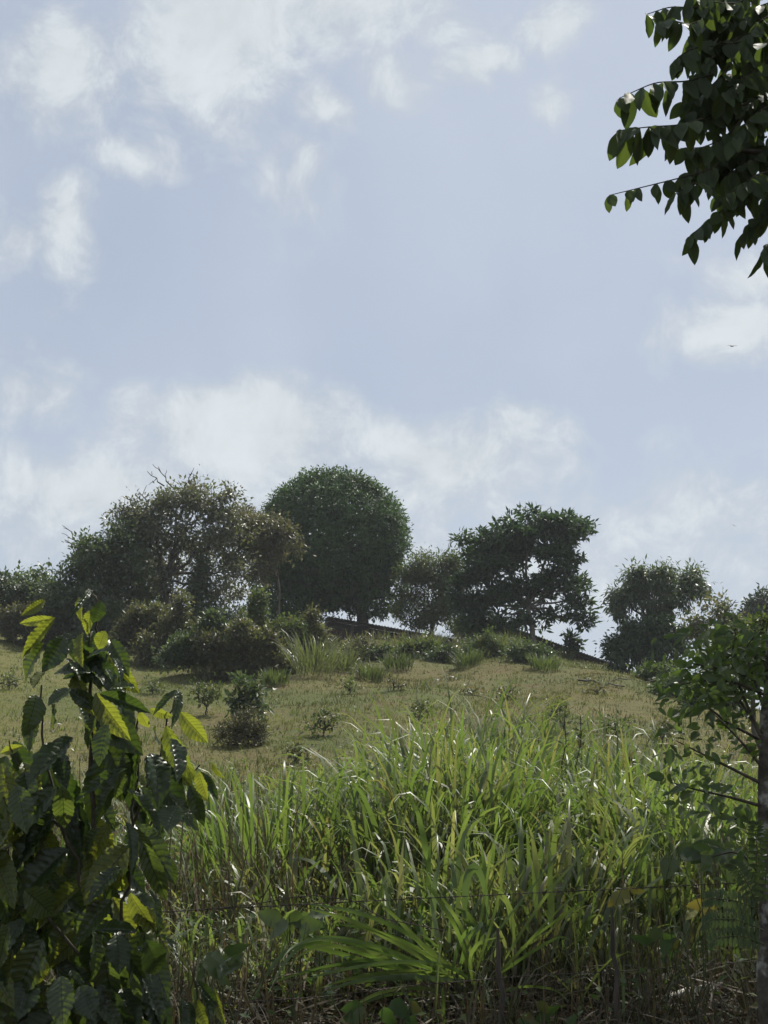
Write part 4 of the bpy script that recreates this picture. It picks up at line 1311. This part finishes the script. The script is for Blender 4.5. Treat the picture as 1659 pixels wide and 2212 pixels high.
for i in range(85):                # the crown on the right of the trunk
    x_, y_ = random.uniform(1500, 3300), random.uniform(-500, 1750)
    sg = 1 if x_ < 2500 else -1
    FRONDS.append(((x_ + sg * 180, y_ - 60), (x_ + sg * 60, y_ - 30), (x_ - sg * 60, y_ + 10), (x_ - sg * 170, y_ + 60 + random.uniform(-40, 60)), 6, 205, 98, random.uniform(-.3, 1.3)))
n_leaf, rest = 0, []
hub = P(1830, 330, OD + .25)
limb = Tubes(8)
lp = np.array([tuple(over.location + Vector((0, 0, -.1))), tuple(P(2040, 1100, OD + .6)), tuple(P(2000, 650, OD + .5)), tuple(hub), tuple(P(1760, 180, OD + .15)), tuple(P(1640, 120, OD + .1))])
limb.add(np.stack([np.interp(np.linspace(0, 1, 24), np.linspace(0, 1, 6), lp[:, i]) for i in range(3)], 1), np.linspace(.10, .012, 24))
for q in ((1640, 260), (1620, 420), (1660, 60), (1690, 500), (1560, 330)):
    limb.add(wavy(hub, P(*q, OD + .1), 7, .04), np.linspace(.022, .006, 7))
obj('trunk', limb.mesh('trunk', M['bark']), over)
for fr in FRONDS:
    ctrl = [P(*cu(*q), OD + fr[7]) for q in fr[:4]]
    npair, LL, WW = int(fr[4] * 1.35), S(fr[5] * .2851, OD) * 1.12, S(fr[6] * .2851, OD) * 1.08
    cp = np.array([tuple(q) for q in ctrl])
    s_ = np.linspace(0, 1, 20)
    C = np.stack([np.interp(s_, np.linspace(0, 1, 4), cp[:, i]) for i in range(3)], 1)
    for _ in range(3):
        C[1:-1] = (C[:-2] + 2 * C[1:-1] + C[2:]) / 4
    rb = Tubes(5)
    rb.add(C, np.linspace(.004, .0015, 20))
    stalk = obj('leaf_stalk', rb.mesh('leaf_stalk', M['stem']), over)
    ax = Vector(C[-1] - C[0]).normalized()
    for i in range(npair):
        pt = Vector(C[int(3 + 16 * i / max(1, npair - 1))])
        for sgn in (-1, 1):
            dv = (Vector((0, 0, -1)) * random.uniform(.45, 1.0) + ax * random.uniform(-.25, .4) + Vector((random.uniform(-.3, .3), sgn * random.uniform(.1, .7), 0))).normalized()
            nr = Vector((-.2 + random.uniform(-.7, .7), -.9, random.uniform(-.3, .7)))
            me = random.choice(leaflets)
            if n_leaf < 300:
                put_leaf(me, pt, pt + dv * LL * random.uniform(.62, 1.22), WW * random.uniform(.7, 1.15), nr, stalk)
            else:
                rest.append((me, leaf_matrix(pt, pt + dv * LL * random.uniform(.6, 1.15), WW * random.uniform(.7, 1.1), nr)))
            n_leaf += 1
v, f = bake(rest)
# unseen crown foliage added above and behind the camera to dim the foreground
n = 4500
cc_ = np.array([3.2, 2.0, 5.6]); q = norm(RNG.normal(0, 1, (n, 3))) * (RNG.random(n) ** .45)[:, None] * np.array([3.0, 4.2, 2.0]) + cc_
inside = (q[:, 1] > .3) & (np.abs(q[:, 0]) < .34 * q[:, 1] + .25) & (q[:, 2] < 1.6 + .68 * q[:, 1])
q = q[~inside & (q[:, 2] > 2.6) & (q[:, 1] < 5.2)]
n = len(q)
v2, f2 = leaf_cards(q, RNG.normal(0, .6, (n, 3)) + np.array([0, 0, -.8]), RNG.normal(0, 1, (n, 3)), np.full(n, .17), np.full(n, .085))
n = 3600  # more unseen foliage, added high above the frame to shade the fence zone
q = norm(RNG.normal(0, 1, (n, 3))) * (RNG.random(n) ** .5)[:, None] * np.array([3.6, 2.2, 1.3]) + np.array([4.0, 10.0, 8.9])
q = q[~((q[:, 0] < .31 * q[:, 1]) & (q[:, 2] < 1.6 + .655 * q[:, 1]))]
n = len(q)
v3, f3 = leaf_cards(q, RNG.normal(0, .6, (n, 3)) + np.array([0, 0, -.8]), RNG.normal(0, 1, (n, 3)), np.full(n, .19), np.full(n, .10))
v2, f2 = meshjoin([(v2, f2), (v3, f3)])
tag(obj('crown', np_mesh('crown', v2, f2, M['overhang']), over), kind='stuff')
unseen_bough = Tubes(7)  # added out of view to carry the high shading foliage
unseen_bough.add(wavy(P(2040, 1100, OD + .6), Vector((3.9, 9.0, 8.6)), 10, .03, .08), np.linspace(.075, .02, 10))
for q_ in ((1.6, 9.8, 8.6), (3.0, 11.2, 8.9), (5.5, 10.5, 9.0), (4.4, 8.6, 9.3)):
    unseen_bough.add(wavy(Vector((3.6, 8.4, 8.3)), Vector(q_), 6, .06), np.linspace(.03, .008, 6))
obj('unseen_bough', unseen_bough.mesh('unseen_bough', M['bark']), over)
tag(obj('foliage', np_mesh('foliage', v, f, M['overhang']), over), kind='stuff')

# ------------------------------------------------------------------ sapling with trunk at the right edge
SD = 5.6
sb = P(1652, 2212, SD)
sap = empty('sapling', Vector((sb.x, SD, hz(sb.x, SD))), 'young tree at the right edge with a mottled bark trunk and ovate leaves', 'tree')
tb = Tubes(10)
tp = [Vector((sb.x + .03, SD, sap.location.z - .1)), P(1654, 2100, SD), P(1660, 1900, SD), P(1652, 1700, SD), P(1656, 1550, SD), P(1664, 1400, SD), P(1672, 1330, SD)]
tpa = np.array([tuple(q) for q in tp])
s_ = np.linspace(0, 1, 30)
C = np.stack([np.interp(s_, np.linspace(0, 1, 7), tpa[:, i]) for i in range(3)], 1)
tb.add(C + RNG.normal(0, .003, C.shape), np.linspace(.040, .014, 30) * (1 + RNG.normal(0, .04, 30)))
obj('trunk', tb.mesh('trunk', M['mottled_bark']), sap)
sleaf = [leaf_data('leaf', M['sapling'], 0, 8, 4, b_, f_, .03, .8, .8, i + 40) for i, (b_, f_) in enumerate([(.10, .2), (.2, .12), (.04, .25)])]
BR = [[(1640, 1580), (1590, 1500), (1548, 1400), (1520, 1350)], [(1642, 1590), (1600, 1490), (1580, 1420), (1590, 1360)], [(1640, 1690), (1560, 1650), (1500, 1620), (1460, 1600)],
      [(1640, 1740), (1570, 1720), (1500, 1705), (1450, 1690)], [(1645, 1780), (1590, 1770), (1540, 1750), (1505, 1730)], [(1650, 1530), (1620, 1440), (1610, 1400), (1640, 1360)], [(1645, 1600), (1570, 1560), (1520, 1520), (1490, 1500)],
      [(1650, 1480), (1590, 1450), (1530, 1440), (1480, 1430)], [(1648, 1660), (1600, 1600), (1560, 1560), (1530, 1530)], [(1650, 1900), (1610, 1850), (1580, 1840), (1540, 1850)], [(1650, 1500), (1580, 1470), (1510, 1470), (1470, 1480)],
      [(1650, 1450), (1600, 1400), (1560, 1380), (1540, 1360)]]
fine_leaves = []
for br in BR:
    D0 = SD + random.uniform(-.15, .15)
    cp = np.array([tuple(P(*q, D0 + .05 * i)) for i, q in enumerate(br)])
    C = np.stack([np.interp(np.linspace(0, 1, 12), np.linspace(0, 1, 4), cp[:, i]) for i in range(3)], 1)
    rb = Tubes(6)
    rb.add(C, np.linspace(.007, .002, 12))
    bough_ = obj('branch', rb.mesh('branch', M['stem']), sap)
    n_l = 27 if br[-1][1] < 1510 else 18
    for i in range(n_l):
        pt = Vector(C[random.randint(3, 11)]) + Vector((random.uniform(-.10, .10), random.uniform(-.12, .12), random.uniform(-.05, .05)))
        dv = Vector((random.uniform(-1, .5), random.uniform(-.6, .4), random.uniform(-.8, .3))).normalized()
        L_ = S(random.uniform(20, 42), SD)
        nr = Vector((random.uniform(-.7, .4), -random.uniform(.1, .9), random.uniform(-.2, 1)))
        put_leaf(random.choice(sleaf), pt, pt + dv * L_, L_ * random.uniform(.42, .58), nr, bough_)
    for i in range(44 if br[-1][1] < 1510 else 20):
        pt = Vector(C[random.randint(2, 11)]) + Vector((random.gauss(0, .10), random.gauss(0, .14), random.gauss(0, .06)))
        dv = Vector((random.uniform(-1, .5), random.uniform(-.6, .4), random.uniform(-.8, .3))).normalized()
        L_ = S(random.uniform(16, 30), SD)
        fine_leaves.append((random.choice(sleaf), leaf_matrix(pt, pt + dv * L_, L_ * .45, Vector((random.uniform(-.7, .5), -random.uniform(.1, .9), random.uniform(-.2, 1))))))

v, f = bake(fine_leaves)
tag(obj('foliage', np_mesh('foliage', v, f, M['sapling']), sap), kind='stuff')

# fern on the trunk
fern = empty('fern', P(1640, 1960, SD - .1), 'dark fern fronds growing beside the sapling trunk', 'fern')
fl = [leaf_data('leaflet', M['overhang'], 0, 4, 2, .1, .1, 0, .8, .7, 60)]
for fi, pl in enumerate([[(1645, 1960), (1640, 1870), (1632, 1800), (1635, 1770)], [(1640, 1960), (1610, 1900), (1590, 1870), (1570, 1865)], [(1640, 1965), (1590, 1945), (1540, 1940), (1520, 1945)],
                         [(1650, 2010), (1590, 1985), (1540, 1985), (1515, 2000)], [(1650, 2040), (1600, 2020), (1550, 2025), (1530, 2040)], [(1650, 1950), (1655, 1880), (1660, 1820), (1670, 1790)]]):
    cp = np.array([tuple(P(*q, SD - .12 - .02 * fi)) for q in pl])
    C = np.stack([np.interp(np.linspace(0, 1, 16), np.linspace(0, 1, 4), cp[:, i]) for i in range(3)], 1)
    for _ in range(2):
        C[1:-1] = (C[:-2] + 2 * C[1:-1] + C[2:]) / 4
    rb = Tubes(5); rb.add(C, np.linspace(.003, .001, 16))
    fr = obj('frond', rb.mesh('frond', M['green_stem']), fern)
    ax = Vector(C[-1] - C[0]).normalized()
    sd = ax.cross(Vector((.1, -1, .2))).normalized()
    for i in range(1, 15):
        for sgn in (-1, 1):
            L_ = S(24, SD) * (1 - .5 * abs(i / 15 - .35))
            pt = Vector(C[i])
            o = put_leaf(fl[0], pt, pt + (sd * sgn + ax * .25 + Vector((0, 0, -.15))).normalized() * L_, L_ * .38, Vector((-.3, -1, -.3)), fr)
            o.name = 'leaflet'

# ------------------------------------------------------------------ small things in the foreground
def broad_plant(name, label, xd, yd, D, n, L, W, mat, cat='plant', group=None, hgt_px=40, seed=80):
    g_ = P(xd, yd, D)
    t_ = empty(name, Vector((g_.x, D, hz(g_.x, D))), label, cat, group)
    data = [leaf_data('leaf', M[mat], 0, 8, 4, b2, .12, .06, .7, .6, seed + i) for i, b2 in enumerate((.1, .3))]
    for i in range(n):
        bp_ = P(xd + random.uniform(-1, 1) * hgt_px, yd + random.uniform(-1, .6) * hgt_px * .6, D + random.uniform(-.15, .15))
        rb = Tubes(4)
        rb.add(wavy(t_.location, bp_, 5, .08), [.004, .0035, .003, .0025, .002])
        obj('stalk', rb.mesh('stalk', M['green_stem']), t_)
        dv = Vector((random.uniform(-1, 1), random.uniform(-.8, .2), random.uniform(-.8, .2))).normalized()
        put_leaf(random.choice(data), bp_, bp_ + dv * L * random.uniform(.7, 1.1), W * random.uniform(.7, 1.1), Vector((random.uniform(-.9, .9), -random.uniform(.2, 1), random.uniform(-.3, .6))), t_)
    return t_


broad_plant('yellowing_plant', 'yellowing broad leaved plant behind the right fence post', 1352, 1930, 6.9, 7, .085, .06, 'yellow_leaf', seed=80, hgt_px=24)
broad_plant('yellowing_plant', 'yellow leaved plant near the foot of the sapling', 1525, 1958, 6.9, 7, .085, .055, 'yellow_leaf', seed=84, hgt_px=28)
broad_plant('broad_leaved_weed', 'pale broad leaved weed beneath the lower fence wire at right', 1440, 2025, 6.6, 7, .10, .06, 'vine', seed=88)
broad_plant('broad_leaved_weed', 'dark heart leaved creeper left of the fern', 1490, 1850, 6.2, 8, .12, .10, 'overhang', hgt_px=50, seed=92)
broad_plant('broad_leaved_weed', 'green weed at the bottom left of the grass, beside the seedling', 480, 2080, 5.6, 10, .11, .06, 'fresh', hgt_px=45, seed=96)
broad_plant('broad_leaved_weed', 'leafy weed by the loose fence wire left of the middle', 640, 1985, 6.8, 9, .12, .08, 'fresh', hgt_px=40, seed=100)
broad_plant('broad_leaved_weed', 'leafy weed at the bottom edge under the splayed grass', 830, 2185, 6.0, 9, .11, .07, 'vine', hgt_px=60, seed=104)
broad_plant('broad_leaved_weed', 'leafy weed at the bottom edge right of the splayed grass', 1180, 2195, 6.0, 9, .10, .06, 'vine', hgt_px=60, seed=108)
# dead stalks
for xd, yt, yb, D, lab in [(1218, 1545, 1900, 10.5, 'tall dark stalk rising above the grass right of the tallest clump'), (1254, 1548, 1900, 10.6, 'second dark stalk right beside the tall stalk'),
                           (1360, 1635, 1900, 9.5, 'pale stalk above the grass at right')]:
    tb = Tubes(5)
    b_ = P(xd - 4, yb, D); b_.z = hz(b_.x, D)
    tb.add(wavy(b_, P(xd, yt, D), 8, .02), np.linspace(.009, .004, 8))
    t_ = empty('dry_stalk', b_, lab, 'stalk', 'dry stalks above the grass')
    obj('stem', tb.mesh('stem', M['straw'] if 'pale' in lab else M['stem']), t_)
    n = 26
    tt = RNG.random(n) ** .6
    top = np.array(tuple(P(xd, yt, D))); bt = np.array(tuple(b_))
    pp = bt + (top - bt) * (.55 + .45 * tt)[:, None]
    v, f = leaf_cards(pp, RNG.normal(0, 1, (n, 3)) + np.array([0, 0, .6]), RNG.normal(0, 1, (n, 3)), np.full(n, .07), np.full(n, .022))
    tag(obj('seed_head', np_mesh('seed_head', v, f, M['olive']), t_), kind='stuff')

# fallen pale sticks, bottom right
for xa, ya, xb, yb, D, lab in [(1440, 2168, 1560, 2140, 6.6, 'pale broken stick on the ground at the bottom right'), (1420, 2100, 1475, 2096, 6.9, 'short pale chip of wood above the bottom right stick')]:
    tb = Tubes(6)
    p0, p1 = P(xa, ya, D), P(xb, yb, D + .2)
    p0.z = hz(p0.x, p0.y) + .10; p1.z = hz(p1.x, p1.y) + .12
    tb.add(wavy(p0, p1, 6, .05), [.012, .018, .02, .018, .016, .008])
    tag(obj('fallen_stick', tb.mesh('fallen_stick', M['stone'])), lab, 'stick')

# ------------------------------------------------------------------ birds
def bird(xd, yd, D, span, label, tilt):
    c_ = P(xd, yd, D)
    prof = [(-.28, .005), (-.2, .03), (-.08, .055), (.06, .05), (.15, .03), (.2, .028), (.25, .006)]
    vs, fs = [], []
    for x_, r_ in prof:
        for q in range(6):
            vs.append((math.cos(q * math.pi / 3) * r_, x_, math.sin(q * math.pi / 3) * r_))
    for i in range(len(prof) - 1):
        for q in range(6):
            fs.append([i * 6 + q, i * 6 + (q + 1) % 6, (i + 1) * 6 + (q + 1) % 6, (i + 1) * 6 + q])
    for sg in (-1, 1):
        o_ = len(vs)
        for u, ch, zz in ((.03, .17, .02), (.25, .16, .09), (.5, .12, .07), (.62, .03, .10)):
            vs += [(sg * u, ch * .5 - u * .1, zz), (sg * u, -ch * .5 - u * .1, zz), (sg * u, -u * .1, zz - .02)]
        for i in range(3):
            a_ = o_ + i * 3
            fs += [[a_, a_ + 1, a_ + 4, a_ + 3], [a_, a_ + 3, a_ + 5, a_ + 2], [a_ + 1, a_ + 2, a_ + 5, a_ + 4]]
    o_ = len(vs)
    vs += [(-.05, -.36, 0), (.05, -.36, 0), (.02, -.24, .01), (-.02, -.24, .01)]
    fs.append([o_, o_ + 1, o_ + 2, o_ + 3])
    me = np_mesh('bird', np.array(vs) * span / 1.24, np.array(fs), M['bird'])
    o = obj('bird', me)
    o.location = c_
    o.rotation_euler = (.25, tilt, .5)
    tag(o, label, 'bird', 'birds in the sky')


bird(1581, 748, 60, .57, 'dark bird gliding in the sky at the right', -.12)
bird(1586, 1136, 110, .48, 'tiny distant bird low in the sky at the right', .3)

# ------------------------------------------------------------------ haze
HZ = 0.00035
if HZ > 0:
    lo, hi = (-5200, -5200, -13.2), (5200, 5200, 24)
    cs = [(lo[0], lo[1], lo[2]), (hi[0], lo[1], lo[2]), (hi[0], hi[1], lo[2]), (lo[0], hi[1], lo[2]), (lo[0], lo[1], hi[2]), (hi[0], lo[1], hi[2]), (hi[0], hi[1], hi[2]), (lo[0], hi[1], hi[2])]
    hm, k = new_mat('haze')
    pv = k.n('ShaderNodeVolumePrincipled')
    pv.inputs['Color'].default_value = (.86, .92, 1, 1)
    pv.inputs['Density'].default_value = HZ
    pv.inputs['Anisotropy'].default_value = .3
    o = k.n('ShaderNodeOutputMaterial')
    k.t.links.new(pv.outputs[0], o.inputs['Volume'])
    tag(obj('haze', box_mesh('haze', cs, hm)), 'thin pale haze in the air over the hill', None, kind='stuff')
